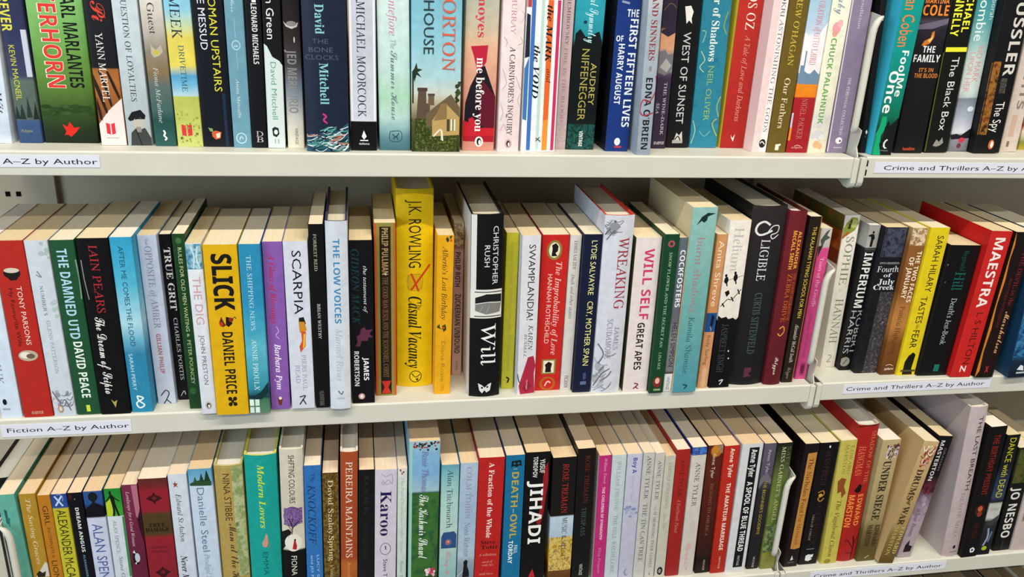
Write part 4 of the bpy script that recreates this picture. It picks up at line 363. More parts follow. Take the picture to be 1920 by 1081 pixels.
(2,0,-24,-8.8,23.4,222.9,145,0.14,[(1,'c9cfdb'),(0,'d0d6e0')],[('t','title','THE LOW VOICES',203.4,106.1,-0.5,6.8,'3c84b4','b'),('t','author','Manuel Rivas',100.2,35.9,0,6.8,'a8b4c2','i'),('s','emblem',[(-2.4,23.4),(1.2,18.7),(2.9,22.8)],1.2,'5c6a78'),('r','emblem',-3.6,12.7,4.8,14.6,'b0b8c4')],'white hardback with blue sans capitals and dark navy boards, on the middle shelf',{'hb':1,'inner':'3a3c58'}),
(2,0,1.8,2.9,25.7,198,138.6,-0.12,[(0,'0c0c11')],[('t','title','GIDEON MACK',188.2,99.7,-6.3,7.9,'153a40','I'),('t','title','the testament of',168.4,113.1,4.2,3.7,'d4dcdc','i'),('p','picture',[(-6.6,84.6),(-2.6,87.6),(-1.3,93.7),(2.6,96.1),(4.2,92.2),(11.9,93.1),(7.9,87.6),(11.9,83.1),(6.6,83.1),(5.8,79.1),(-1.3,79.1),(-2.6,72.4),(-7.9,72.4),(-5.3,77.9)],'5c2c44'),('t','author','ROBERTSON',66.2,22.4,-6.9,5.3,'dfe4e6','b'),('t','author','JAMES',58.5,29.4,3.7,5.8,'e4e8ea','b'),('e','emblem',-2.1,9,3.7,3.9,'c89a98'),('e','emblem',-2.1,9,1.8,2.3,'f0e4e2')],'black paperback with dark teal title, purple horse rider and white name',{}),
(2,0,28.3,19.2,24.1,212.3,125,-0.08,[(0,'8a8440')],[('r','band',-12.1,0.3,-9.2,212.1,'c8562a'),('r','band',9.6,0.3,11.8,212.1,'c8502a'),('r','band',-5.8,2.3,6.3,208.1,'2a1a12'),('r','band',-5.8,2.3,-4.8,208.1,'171008'),('t','author','PHILIP PULLMAN',206.7,152,0,6.8,'b49a68','b'),('e','picture',0.5,152.5,1,1.2,'d8c8a0'),('t','title','THE GOOD MAN JESUS AND THE SCOUNDREL CHRIST',149,24.1,0,5.8,'8a744c','f'),('p','emblem',[(-5.3,19.2),(5.8,19.2),(2.4,11.1),(5.8,3),(-5.3,3),(-1.9,11.1)],'c83428')],'gold-edged brown slim book with red mark at its foot, left of the tall yellow book',{}),
(2,0,63,38.9,42.4,245.2,150,-0.16,[(0,'e2bc0e')],[('t','author','J.K. ROWLING',232.5,152.6,0,13.9,'221c10','s'),('r','picture',-7.8,125.9,7.8,144.2,'c8a414'),('s','picture',[(-7.8,143.6),(7.8,143.6),(6.9,126.5),(-7.4,126.5),(-7.8,143.6)],0.5,'8a7410'),('s','picture',[(-4.3,145.7),(0,135.1),(4.3,123.5)],2.2,'c83a1c'),('s','picture',[(17.3,155.6),(6.9,141.1),(-4.3,125.3)],2.2,'c83a1c'),('t','title','The',110.5,99.6,5.2,4.3,'2a2010','i'),('t','title','Casual Vacancy',117.3,24.9,0,14.7,'1c160c','I'),('e','emblem',0.9,13.7,7.4,7.9,'2c2410'),('e','emblem',0.9,13.7,6.5,6.9,'e2bc0e'),('s','emblem',[(-3.5,17.6),(0.9,12.7),(6.1,16)],1.1,'2c2410'),('p','emblem',[(0.9,10.3),(4.3,11.7),(3.5,7)],'2c2410')],'tall bright yellow hardback with a red ballot cross, the tallest of the middle shelf',{'hb':1,'inner':'e8cc40'}),
(2,0,94.1,17.2,19.2,198.2,138.8,0.33,[(0,'e0a21a')],[('p','picture',[(0,193.9),(2,196.8),(4,191.9),(2,189.6)],'2c3c1c'),('p','picture',[(4,196.8),(7,198),(6,193.1)],'2c3c1c'),('e','picture',6,191.9,1.4,1.4,'c8501c'),('s','picture',[(2,191.9),(5,195.4),(8,196.8)],0.4,'2c3c1c'),('t','title',"Alberto's Lost Birthday",185.3,96.4,0,6,'4c3c10','i'),('p','picture',[(-8,87.7),(-5,90.8),(-4,84.6)],'2c3c1c'),('p','picture',[(-2,88.3),(2,90.8),(3.2,83.9),(0,80.8)],'2c3c1c'),('s','picture',[(-8,87),(-4,85.2),(-1,84.6)],0.6,'2c3c1c'),('e','picture',0,86.1,1.2,1.3,'c8501c'),('t','author','Diana Rosie',68.9,16.8,0,4.8,'a88422','s'),('t','imprint','00',11.5,4.3,0,4,'b08a20','f')],'orange-yellow paperback with leaf sprigs and thin script title',{}),
(2,0,116.6,64.1,12.2,198.3,138.8,-0.26,[(1,'b0a07c'),(0.863,'8a7258'),(0.832,'b08c88'),(0.644,'b89490'),(0,'d4b0a4')],[('n','picture',-7.6,169.6,7.3,197.7,['b8a484','6a5236','d8c8a4','4c3c24'],7),('t','author','PHILIP ROTH',162.5,118.8,-0.8,6,'2c2420','b'),('t','title','ZUCKERMAN UNBOUND',109.3,30.6,0,6.7,'3a2c28','b'),('t','imprint','VINTAGE',21.5,7.9,0,3,'7c6058','s')],'mottled pinkish paperback pushed back between the orange and black-and-white books',{}),
(2,0,143.6,5.9,36.9,224.9,150,-0.86,[(0,'0e0e10')],[('r','band',-19.9,136.4,-11.9,224.7,'d8d6d4'),('r','band',18.3,136.4,19.9,224.7,'d0cecc'),('r','band',-19.9,101.1,19.1,136.4,'dedcd8'),('r','band',-13.5,132.8,17.5,134,'3a3a3a'),('r','band',-13.5,102.9,17.5,104.1,'3a3a3a'),('p','picture',[(-12.7,126.4),(0,130.9),(17.5,130.3),(17.5,120.3),(0,121.3),(-12.7,118.8)],'1c1c1e'),('p','picture',[(-12.7,118.2),(0,120.7),(17.5,119.4),(15.9,108.1),(0,106),(-12.7,110.3)],'7c7a78'),('s','picture',[(-11.9,118.8),(2,121),(16.7,120)],0.8,'e4e2de'),('s','picture',[(-4,115.8),(-8,108.1)],0.4,'b8b6b2'),('s','picture',[(4,117.3),(0,107.2)],0.4,'b8b6b2'),('t','author','CHRISTOPHER',211.4,142.4,9.5,6,'d8d8d6','s'),('t','author','RUSH',189.3,163.7,0,6,'d8d8d6','s'),('t','title','Will',94.3,41.2,3.2,16.7,'e6e6e4','f'),('p','emblem',[(-8,17.8),(-3.2,15.2),(0,11.9),(4,16.2),(8,17.8),(6.4,7.9),(2,5.3),(0,8.6),(-3.2,4.6),(-6.4,8.6)],'d8d8d8'),('e','emblem',3.2,12.6,1.2,1.3,'0e0e10'),('e','emblem',-3.2,11.9,1.2,1.3,'0e0e10')],'black hardback with a white feather band across the middle, standing forward',{'hb':1,'inner':'141416','lf':'d4d2d0'}),
(2,0,173.8,23.5,14.9,198.5,138.9,-0.4,[(1,'b9b62e'),(0,'c0bd3c')],[('t','author','SALMAN RUSHDIE',187.3,135.6,0,2.8,'a09a3c','f'),('t','title','HAROUN AND THE SEA OF STORIES',131,24.1,0.3,2.8,'a49e44','f'),('s','emblem',[(-1.6,15.8),(1.6,13.4),(0,8.1)],1.9,'1c1c0c')],'slim yellow-green paperback with barely visible lettering',{}),
(2,0,194,7.7,21.7,199.8,139.9,-0.84,[(0,'d6d4dc')],[('t','title','SWAMPLANDIA!',189.3,96.7,1.3,7.6,'2c2a30','s'),('t','author','KAREN',90.4,57.7,3.1,5.4,'2c2a30','i'),('t','author','RUSSELL',79.4,49,-2.7,3.1,'2c2a30','i'),('p','picture',[(1.1,49),(7.8,50.6),(10.8,37.7),(9,27.8),(10.8,1.3),(-6.7,0.2),(-9,11.3),(-4.5,27.8)],'a82840'),('p','picture',[(-4.5,8),(2.2,18),(6.7,11.3),(0,2)],'8c1c34'),('s','picture',[(-10.8,27.8),(-9,18),(-6.3,14.7)],1.1,'3a3434'),('t','imprint','vintage',19.6,6.3,1.1,2.2,'e8b4bc','s')],'white paperback with hand-drawn black title and a crimson creature at the foot',{}),
(2,0,221.8,15.4,31.6,198.2,138.8,-0.16,[(0,'c02420')],[('e','picture',-1.3,179.9,9,11.9,'8a7838'),('e','picture',-1.3,179.9,6.4,9.2,'e6dcc4'),('p','picture',[(-4.5,172.5),(-3.8,181.4),(-4.5,185.9),(0,188.2),(3.2,184.4),(2.6,178.5),(0,176.4),(2.6,172.5)],'1a1414'),('t','title','The Improbability of Love',165.6,47.5,5.1,7,'e8aaa8','I'),('t','author','HANNAH ROTHSCHILD',150.5,62.8,-4.5,5.4,'ecc4bc','s'),('r','picture',-8.3,22.1,9,41.9,'8a7838'),('r','picture',-6.4,23.8,7,40,'e6dcc4'),('p','picture',[(-3.8,24.4),(-3.2,31.1),(-4.5,34.4),(0,38.7),(4.5,36),(3.2,29.4),(3.8,24.4)],'1a1414'),('e','picture',0,9.4,9.6,9.1,'a8641c'),('e','picture',0,9.4,7,7.1,'c02420'),('s','emblem',[(-3.2,6.1),(0,12.1),(3.8,10.1)],1.6,'ecc4bc')],'bright red paperback with an oval cameo silhouette at the top',{}),
(2,0,244.7,13.4,13.4,198.1,138.7,-0.14,[(0,'cfcbc6')],[('t','author','JAMES SALTER',191.6,156.9,0,3.9,'3a3c44','f'),('t','title','Dusk and other stories',150.8,94.9,-0.7,3.9,'5a5c64','i'),('t','imprint','PICADOR',20.2,3.4,0,4.5,'2a2c30','f')],'pale grey slim paperback left of the navy book, with small dark serif type',{}),
(2,0,262.8,6.7,21.9,201.2,135,-0.1,[(0,'141a34')],[('t','author','LYDIE SALVAYRE',193.6,127.2,1.8,6.5,'e0de9a','s'),('t','title','CRY, MOTHER SPAIN',119.2,36,2.3,6.9,'e6e28e','s'),('p','emblem',[(0,25.4),(3.7,27.1),(4.6,18.8),(1.2,16.1)],'3c4c78'),('r','emblem',-2.3,10.4,5.1,14.8,'5a6a90')],'dark navy paperback with pale yellow sans capitals',{}),
(2,0,292.8,2.8,35.5,224.2,145,-0.36,[(0,'ced0dc')],[('e','picture',-7.6,206.2,4.1,5.2,'84868e'),('e','picture',-7.3,209.3,4.2,4.7,'9a9ca4'),('e','picture',-7.3,203.9,2.4,3.8,'9a9ca4'),('e','picture',-10.2,215.5,2.8,4.5,'b8bac4'),('e','picture',-11.3,203.7,4.1,2.9,'9a9ca4'),('e','picture',-12.8,208,2.5,2.5,'9a9ca4'),('s','picture',[(-16,213.4),(-10.6,212.4),(-5.3,218.5)],0.6,'4c4e54'),('s','picture',[(-6.8,217.8),(-1.4,213),(3.9,217.6)],0.7,'4c4e54'),('s','picture',[(-8.1,218.5),(-2.7,216.4),(2.6,218.5)],0.7,'6c6e76'),('s','picture',[(-17.2,212.7),(-14.9,211.1),(-9.6,218.5)],0.7,'6c6e76'),('s','picture',[(-12.3,206.8),(-6.9,203),(-1.6,206.4)],0.4,'4c4e54'),('s','picture',[(-12.2,204.1),(-6.9,204.3),(-1.5,211.4)],0.7,'6c6e76'),('s','picture',[(-15.4,216),(-10,214.4),(-4.7,215.8)],0.6,'6c6e76'),('s','picture',[(-7.3,203.7),(-2,204.4),(3.4,204.8)],0.6,'6c6e76'),('s','picture',[(-17.2,211.9),(-13.3,208.1),(-8,214.4)],0.7,'6c6e76'),('s','picture',[(-16.1,201),(-10.7,208.3),(-3.6,209.8),(-7.1,218.5)],1.1,'4c4e54'),('s','picture',[(-14.3,195.1),(-7.1,205.4),(0,211.2)],1.1,'5c5e64'),('e','picture',-6.4,211.2,5.7,4.7,'8c8e94'),('t','title','WREAKING',198.1,110.1,6.4,12.2,'a02c38','f'),('t','author','JAMES',87.3,57.4,7.1,5.7,'8c8e9c','f'),('t','author','SCUDAMORE',97.5,46,-2.1,6.4,'8c8e9c','f'),('e','picture',-7.6,10.7,2.4,4.2,'b4b6be'),('e','picture',-14.5,19,3.2,5.9,'a4a6ae'),('e','picture',-7.8,29.9,2.9,5.9,'a4a6ae'),('e','picture',-6.3,20.6,1.7,5.3,'c0c2cc'),('e','picture',-7.5,30.2,2.9,5.7,'a4a6ae'),('e','picture',-12.5,36.2,2.9,6.1,'a4a6ae'),('e','picture',-8.6,13,2.7,6.2,'b4b6be'),('e','picture',-5.9,18.9,1.9,5.7,'a4a6ae'),('s','picture',[(-13.2,39.8),(-7,37.5),(-0.7,38.1)],0.5,'7c7e86'),('s','picture',[(-15.8,2.7),(-9.5,8.1),(-3.3,11.6)],0.8,'9496a0'),('s','picture',[(-17.2,46.9),(-13,40.9),(-6.7,52.5)],0.6,'9496a0'),('s','picture',[(-6.8,2.7),(-0.6,5.6),(5.7,14.5)],0.7,'7c7e86'),('s','picture',[(-7.2,8.9),(-0.9,5.7),(5.4,11.6)],0.7,'7c7e86'),('s','picture',[(-5.1,51.7),(1.2,49.8),(7.5,52.5)],0.5,'7c7e86'),('s','picture',[(-3.4,48.2),(2.9,49.6),(9.1,52.5)],0.5,'7c7e86'),('s','picture',[(-17.2,6.9),(-13.5,7.6),(-7.2,16)],0.4,'7c7e86'),('s','picture',[(-14.5,27.4),(-8.3,21.6),(-2,26.5)],0.6,'7c7e86'),('s','picture',[(-17.2,23.4),(-15,21.8),(-8.8,31.6)],0.8,'7c7e86'),('s','picture',[(-14.3,65.5),(-7.1,52.5),(-12.5,39.4)],1.1,'5c5e64'),('s','picture',[(-16.1,9.4),(-7.1,26.2),(1.8,32.8)],1.1,'5c5e64'),('s','picture',[(-8.9,16.2),(0,22.8),(4.3,29.5)],1.4,'6c6e74'),('s','picture',[(-10.7,29.5),(-5.4,36.1)],1.8,'6c6e74')],'white hardback with red serif title, grey ink flowers and red edge inside',{'hb':1,'inner':'c83a30'}),
(2,0,329.9,3.4,31.1,197.5,138.3,-0.55,[(0,'e0d4d2')],[('t','author','WILL SELF',184.1,95.5,1.9,11.5,'c83a64','b'),('t','title','GREAT APES',91.4,29.3,0,8.9,'1c1a1c','b'),('s','emblem',[(-1.6,10.9),(3.2,9.2),(0,5.8),(-2.5,3.4)],1.6,'7c2c34'),('s','emblem',[(0,5.8),(3.8,3.4)],1.3,'7c2c34')],'off-white paperback with bold pink author name above bold black title',{'lf':'3a3a1c'}),
(2,0,355,-3.3,18,203.5,142.5,-0.59,[(0,'164028')],[('e','emblem',-0.4,192,4.2,4.2,'a84a58'),('e','emblem',-0.4,192,1.9,2.1,'164028'),('t','title','SNOW FLOWER AND THE SECRET FAN',181.6,61.3,0,3.4,'a8ccb0','f'),('t','author','LISA SEE',54.8,31.7,0,3,'a8ccb0','f'),('e','picture',0,14.9,5.3,7.4,'7c2c24'),('e','picture',0,16.6,2.8,4,'d8b8a0'),('r','picture',-3.8,3.1,4.9,5.8,'8aa070')],'bottle-green paperback with spaced tiny capitals and a round red mark',{}),
(2,0,370,-0.8,10.7,198.5,138.9,-0.62,[(1,'5c6670'),(0.741,'566070'),(0.472,'60646c'),(0.374,'7c7c80'),(0.142,'70727a'),(0.125,'1a1a1c'),(0.12,'dcdcdc'),(0,'d4d4d4')],[('t','title','COCKFOSTERS',183.5,112.1,0.8,6.3,'dfe4e8','b'),('t','author','HELEN SIMPSON',92,34.1,0.8,5.8,'24262a','s'),('r','picture',4.4,103.2,6,144,'a83a48'),('t','imprint','VINTAGE',20.7,2.7,0,3.8,'6a6a6c','s')],'grey slim paperback pushed back beside the tall light teal one',{}),
(2,0,391,-3.9,30.3,235.3,150,-0.64,[(1,'8fbcb6'),(0.522,'6fa8a4'),(0.165,'5898a0'),(0,'4a94a4')],[('p','picture',[(-9,214),(-3.2,224.3),(0,226.3),(3.2,228.7),(12.8,228.1),(3.8,224.3),(3.2,219.9),(0,217),(-3.2,219.3)],'15302f'),('t','title','burnt shadows',199.9,107.1,-1.3,8.3,'a87a80','f'),('t','author','Kamila Shamsie',100.1,25.4,-1.3,7,'2f6064','f'),('s','emblem',[(-2.6,10.2),(2.6,8.5),(-0.6,4.4)],1.9,'1c4c54')],'tall light teal paperback with a swooping bird at the top',{'lf':'d8c8a0'}),
(2,0,417.9,4.2,13.4,200.6,140.4,-0.23,[(1,'cf9460'),(0.505,'c98a58'),(0,'d09a70')],[('t','author','Anita Shreve',192.8,110.1,0.3,6.7,'ecd8bc','s'),('r','picture',-7.2,76.4,7.7,101.4,'1c4c88'),('p','picture',[(0,99.8),(4,96.6),(3.2,86.8),(0.8,79.6),(-0.8,86.8)],'0f1c34'),('s','picture',[(0,83.6),(1.6,77.7)],0.8,'c8a484'),('t','title','Body Surfing',72.1,32.1,0,4.5,'7c5c48','s'),('e','picture',0,20.2,3.2,8.2,'d8ac88'),('e','picture',0,8.3,3.2,6.8,'d8ac88')],'tan orange paperback with a small blue picture block midway',{}),
(2,0,439.9,3.6,26.7,217.4,150,-0.66,[(1,'eee4da'),(0.428,'e4dcd2'),(0.42,'0e0e10'),(0,'0c0c0e')],[('t','title','Helium',208.5,154.1,-0.6,11.8,'b8b4b4','f'),('e','picture',-8.8,143.5,2.6,4.4,'121214'),('e','picture',-9.7,149.4,1.5,1.9,'121214'),('s','picture',[(-8.2,141),(-7.1,135.9)],1.5,'121214'),('e','picture',2.4,146.6,2.6,4.7,'121214'),('e','picture',1.5,152.5,1.5,1.9,'121214'),('s','picture',[(2.9,142.8),(4.1,138.4)],1.5,'121214'),('s','picture',[(-14.1,141.6),(11.8,148.8)],0.4,'121214'),('p','picture',[(-8.8,128.3),(-4.4,130.9),(-2.4,126.7),(-5.9,122)],'121214'),('s','picture',[(-11.8,109.8),(-4.4,118.8),(1.5,118.8),(11.8,131.5)],0.9,'121214'),('s','picture',[(-10.3,114),(-7.3,109.2)],1.5,'121214'),('s','picture',[(0,122),(3.5,116.2)],1.5,'121214'),('s','picture',[(7.3,131.5),(10.3,125.2)],1.5,'121214'),('p','picture',[(-14.4,89.7),(-14.4,97.9),(-8.8,94.6),(-2.9,96.3),(0,93),(5.9,94.6),(10.3,91.4),(14.1,96.3),(14.1,83.2),(-14.4,83.2)],'0e0e10'),('t','author','JASPREET SINGH',86.5,21.3,-2.4,8.2,'3f4a4e','f'),('e','picture',5.9,50.1,0.9,1.3,'d8d8d8'),('e','picture',7.3,40,0.9,1,'d8d8d8'),('s','emblem',[(-1.5,9.3),(3.5,10.7),(0,4.2)],1.5,'c8c8c8')],'paperback white above and black below with birds on wires',{}),
(2,0,478.3,7.6,44.2,233,150,-0.64,[(1,'2e2728'),(0.77,'262224'),(0.499,'1f1e20'),(0,'191819')],[('s','title',[(4.5,203.3),(-9,197.8),(-15.2,202.4),(-13.4,210.6),(-6.3,214.2),(0.9,210)],2.5,'dcdcdc'),('s','title',[(-2.2,199.3),(4.5,208.5),(12.5,208.5),(11.6,200.9),(3.6,197.8),(6.3,192.9),(13.4,197.8)],1.3,'dcdcdc'),('t','title','LIGIBLE',192.3,140.3,-1.8,10.8,'dcdcdc','f'),('t','author','CURTIS SITTENFELD',124.3,43.4,-0.9,9,'4a6266','f'),('p','emblem',[(-5.4,23.6),(2.7,24.6),(4.5,19.4),(0,16),(4.5,11.8),(-5.4,10.8)],'5c2c3c')],'thick charcoal hardback with a large curling silver title, left of the maroon one',{'hb':1,'inner':'161314','lf':'141214'}),
(2,0,512.1,4.8,22.8,227.8,135,-0.51,[(1,'6c2028'),(0,'5a1820')],[('t','author','ALEXANDER',203,155.6,5.2,4.7,'e8a83a','b'),('t','author','McCALL SMITH',203.9,155.6,-1.4,4.7,'e8a83a','b'),('t','title','THE GOOD HUSBAND OF',150.5,87.8,7,4.2,'c8641e','f'),('t','title','ZEBRA DRIVE',149.3,86.5,0.5,5.6,'c8641e','f'),('s','picture',[(-2.3,77.2),(2.3,80.5),(4.7,73.9),(0,67.8),(-3.3,71.2)],1.4,'d89a3c'),('t','imprint','Polygon',38.4,14.3,0.9,4.7,'dcd0c0','c')],'maroon hardback with gold and orange ornate lettering',{'hb':1,'inner':'5a1a20'}),
(2,0,535,9.6,15.6,219.9,130,0.14,[(0,'231a14')],[('r','band',6.3,0.7,7.5,219.6,'a8642c'),('t','title','THE KALAHARI TYPING SCHOOL FOR MEN',207.4,89.4,0.3,4.7,'d8b84a','s'),('t','author','Alexander McCall Smith',81,28.3,0,4.7,'ccc4b4','i'),('t','imprint','Polygon',21.4,5.6,0,4.7,'8a7c6c','c')],'narrow dark brown book with yellow capitals and an orange right edge',{'hb':0}),
(2,0,557.6,17.4,15.3,202.8,128,-0.26,[(1,'c8c4bc'),(0.887,'b8b0ac'),(0.872,'cf4a84'),(0,'c84a84')],[('p','picture',[(-6.1,187.8),(0,198.7),(4.6,201.8),(1.5,194),(6.1,190.9),(0,187.1),(-3.1,178.3)],'4a5248'),('p','picture',[(-7.5,179.9),(-1.5,181.5),(-6.1,165.6)],'2a302a'),('t','title','Tears of the Giraffe',165.6,100.5,0,4.6,'eebcd0','f'),('t','author','Alexander McCall Smith',92.2,28.9,-0.8,4,'a03468','f'),('r','emblem',-3.1,5,3.8,23,'a83a68'),('e','emblem',0.3,14.2,2.8,7,'6a2040')],'bright pink slim paperback at the right end of the left bay, leafy top',{}),
(2,1,610.5,44,20.6,209.3,135,-1.41,[(1,'ece6dc'),(0,'dcd8cc')],[('p','picture',[(-12.4,181.5),(-12.4,192.7),(-7.6,198.8),(-1.3,206.9),(6.3,205.7),(9.1,198.8),(5.1,189.7),(-5.1,182.7)],'8a9640'),('e','picture',3,198.5,5.1,5.7,'b8bc70'),('p','picture',[(-5.1,191.8),(-2,203.3),(0,203.9),(-1.5,191.8)],'2a2c14'),('p','picture',[(-12.4,181.5),(-3.8,189.4),(-2.5,185.2),(-10.1,178.5)],'b05a24'),('t','title','SOPHIE',181.5,116.7,1,10.1,'7a8468','f'),('t','title','HANNAH',97.5,35,1,10.6,'7a8468','f'),('s','picture',[(-2.5,111.9),(0,107.1),(2.5,111)],0.5,'a8ac98'),('s','emblem',[(-2.5,18.1),(2.5,16.4),(0,11.3),(-2.5,7.9),(3,7.9)],0.8,'6a6c60')],'cream paperback with a painted green scene at the top, beside the shelf bracket',{'lf':'e6e0d6','lfpic':[(0,0.1,'66662a'),(0.1,0.12,'b8641e'),(0.22,0.09,'84381a')]}),
(2,1,628.9,33.1,15.5,199.8,139.8,0.68,[(1,'9c9a96'),(0.855,'a8a6a2'),(0.849,'141316'),(0,'0e0d0f')],[('e','picture',-0.9,190.4,1.4,1.9,'151416'),('p','picture',[(-2.7,171.6),(-2.5,180.8),(-3.2,184.7),(-6.9,185.3),(-6.9,186.5),(-2.3,188.3),(0.9,187.7),(2.3,182.3),(0.9,179.9),(0.7,171.6)],'151416'),('r','picture',-11.4,167.7,11,168.6,'6a6866'),('r','picture',-11.4,165.5,11,166.4,'4a4846'),('t','title','IMPERIUM',164,89.2,-0.9,11.4,'e4e2de','b'),('t','author','ROBERT',85.3,23.4,5,7.8,'a4a4a4','s'),('t','author','HARRIS',85.3,24.4,-4.6,7.8,'a4a4a4','s'),('e','emblem',-2.3,12.6,6.9,6.7,'8c8a80'),('s','emblem',[(-4.6,8.5),(0,16)],1.1,'2c2a28')],'black paperback with grey top scene of a small standing figure and white capitals',{}),
(2,1,652.7,22.8,31.2,199.7,139.8,0.69,[(1,'15151d'),(0.573,'17171e'),(0,'1e1c20')],[('n','picture',-17.7,161,17.7,198.8,['15161f','2c3040','4a4e60','101018'],7),('n','picture',-5.5,0.3,17.7,114.4,['1a191c','5c585c','2a282c','44404a','7c7878'],8),('n','picture',-17.7,3.1,-4.4,139.4,['0f0f13','1c1c22'],5),('h','author','SMITH HENDERSON',154.4,151.6,-14,12.9,'a8a8ac','s'),('h','title','Fourth',148.7,141.3,-15.5,14.8,'d8dade','f'),('h','title','of',139.4,134.4,-5.2,5.9,'d0d2d6','F'),('h','title','July',131.9,124.4,-11.1,11.8,'d8dade','F'),('h','title','Creek',123.8,117.5,-15.5,13.3,'d8dade','F')],'dark navy and grey paperback with white stacked horizontal title',{}),
(2,1,680.2,15.8,21.7,201,140.7,0.51,[(1,'b89468'),(0.887,'8a5a2c'),(0.58,'7c4a1e'),(0.485,'a8703a'),(0.357,'b87c40'),(0.227,'7a4a20'),(0,'5c3618')],[('n','picture',-12.3,178.2,12.3,200.5,['d8bc94','8a5c30','e8d4b4','6a4018'],6),('t','title','THE TWO FACES',170.7,102.3,5.6,6.2,'ecdcc4','b'),('t','title','OF JANUARY',163,107.7,-3.1,6.7,'ecdcc4','b'),('t','author','Patricia Highsmith',96.8,29,0,7.2,'5c3a1c','f'),('s','emblem',[(-5.1,13.5),(0,14.9),(5.1,12.9)],0.8,'e0c8a4'),('h','imprint','sphere',10.5,7.1,-6.4,7.2,'ecdcc4','I')],'sepia brown paperback with blurred portrait at the top',{}),
(2,1,704.8,12.3,26.6,202.2,141.6,0.49,[(0,'dcc41c')],[('t','author','SARAH HILARY',191.8,117.3,2.4,8.9,'1c1a10','s'),('t','title','TASTES',111,74.1,0,8.9,'1c1a10','s'),('t','title','like',72.5,66,0,3.6,'1c1a10','i'),('t','title','FEAR',64.3,39,0,9.5,'1c1a10','s'),('p','picture',[(-5.9,1),(-5.9,19.6),(-2.4,28),(3,33),(7.4,29.7),(5.9,9.5),(8.9,1)],'14130e'),('r','emblem',-8.9,5.1,11.9,7.8,'4a4630')],'lemon yellow paperback with a dark seated silhouette at its foot, in the right bay',{}),
(2,1,740,8,42.9,180.1,126.1,1.37,[(0,'0e0e0f')],[('t','author','Reginald',173.4,145.7,2.9,6.7,'14504a','f'),('t','author','Hill',144.8,119.8,1.9,14.3,'14605a','f'),('t','title',"Death's Jest-Book",109.3,44.4,2.9,7.6,'b0bcba','f'),('e','picture',-19,154.1,1,1.2,'4a6a6a'),('e','picture',-16.2,130.8,1,1.2,'3c5c5c'),('r','emblem',0,6.1,7.6,15.9,'1c6a5c')],'black paperback shorter than the red one beside it, with dark teal name',{}),
(2,1,776.9,0.3,30.1,200.6,140.4,1.91,[(0,'c22422')],[('t','title','MAESTRA',191.9,98.8,0,13.8,'ece4de','b'),('t','author','L S HILTON',91.7,18.6,2,9.2,'5a1214','s'),('t','imprint','Z',16.6,7.5,0,8.2,'f0e0da','b')],'vivid red paperback with large white capitals and red left side showing',{'lf':'c01c1c'}),
(2,1,809.1,-3.2,27.2,200.2,140.1,1.43,[(1,'18100f'),(0,'1e100c')],[('p','picture',[(-13.3,199.6),(-10.9,183),(-12.2,164.7),(-10.3,136.7),(-11.9,101.9),(-9.8,69.5),(-11.4,36.5),(-9.2,9.5),(-13.3,0.2)],'c87828'),('t','title','THE DEVIL in the',173.9,101.9,6.5,6,'8c2030','f'),('t','title','Marshalsea',93.9,34.8,7.6,7.6,'d8a070','c'),('t','author','ANTONIA HODGSON',139.9,72.8,-2.7,3.8,'6c1c28','s'),('s','emblem',[(-1.4,16.3),(2.7,7.8)],1.4,'b82c3c'),('s','emblem',[(2.7,17),(-1.4,6.8)],1.1,'b82c3c')],'black paperback with a ragged orange flame down its left edge',{}),
(2,1,859.1,-7.4,34.1,199.2,139.4,-2.26,[(1,'123048'),(0.285,'1a4466'),(0.151,'1e4a70'),(0.117,'16263c'),(0,'141c30')],[('n','picture',-16.4,30,16.4,102.6,['12304c','3a7cac','1a4468','0c1c30'],5),('p','emblem',[(-6.8,11.3),(-2.7,18.2),(1.7,16.4),(3.4,9.6)],'d8dce0'),('r','emblem',-6.8,5.5,6.8,7.9,'b8bcc4')],'deep blue watery paperback cut by the right frame edge on the middle shelf',{'lf':'1a3a58'}),
(3,0,-396,12,19,192.2,134.5,-0.95,[(1,'5fa596'),(0.406,'62a898')],[('p','picture',[(-4.6,173),(-1.7,170.9),(-2.1,152),(-4.6,154.1)],'1f5a58'),('p','picture',[(-4.1,162.5),(0,160.4),(-2.1,147.8)],'2a6a66')],'pale sea-green paperback beside the left end bracket of the bottom shelf',{}),
(3,0,-377.3,12,17.8,191.6,134.1,0.11,[(0,'a8822a')],[('t','title','The Saving Graces',184.8,94.1,0,4.7,'dccaa8','i'),('p','picture',[(-5.9,76.1),(6.9,97.4),(9.4,94.1),(9.4,76.1)],'c8c4b8'),('p','picture',[(-4.9,80.8),(-1,85.2),(2,81.9),(5.9,84.1),(3.9,76.1),(-3.9,76.1)],'2a2218')],'mustard paperback with faint white script and a white corner at the bottom frame edge',{}),
(3,0,-360.6,12,14,188.6,132,0.15,[(0,'b4741e')],[('t','title','GIRL',174.5,147.7,0,5.6,'4a2c10','s'),('t','title','INCOMPLETE A',144.5,102.3,0,3.1,'5a3814','s'),('t','title','LION',97.9,71.2,0,5.9,'4a2c10','s')],'orange-brown paperback with uneven dark brown capitals, left of a yellow one',{}),
(3,0,-344.6,12,17.1,188.9,132.2,0.12,[(1,'26408a'),(0.904,'2a468c'),(0.897,'b8b02a'),(0.385,'bab432')],[('s','emblem',[(-4.3,186.4),(3.4,172.8)],2,'b8cce4'),('s','emblem',[(3.8,187),(-4.3,173.3)],2,'b8cce4'),('s','emblem',[(-1.7,187.4),(0.9,188.5),(4.3,185.3),(3.8,179.1)],0.9,'7c98c8'),('t','author','ALEXANDER McCALL SMITH',167.6,27.3,0.3,9.6,'2a2a10','s')],'yellow paperback with a blue and white saltire block at its top',{}),
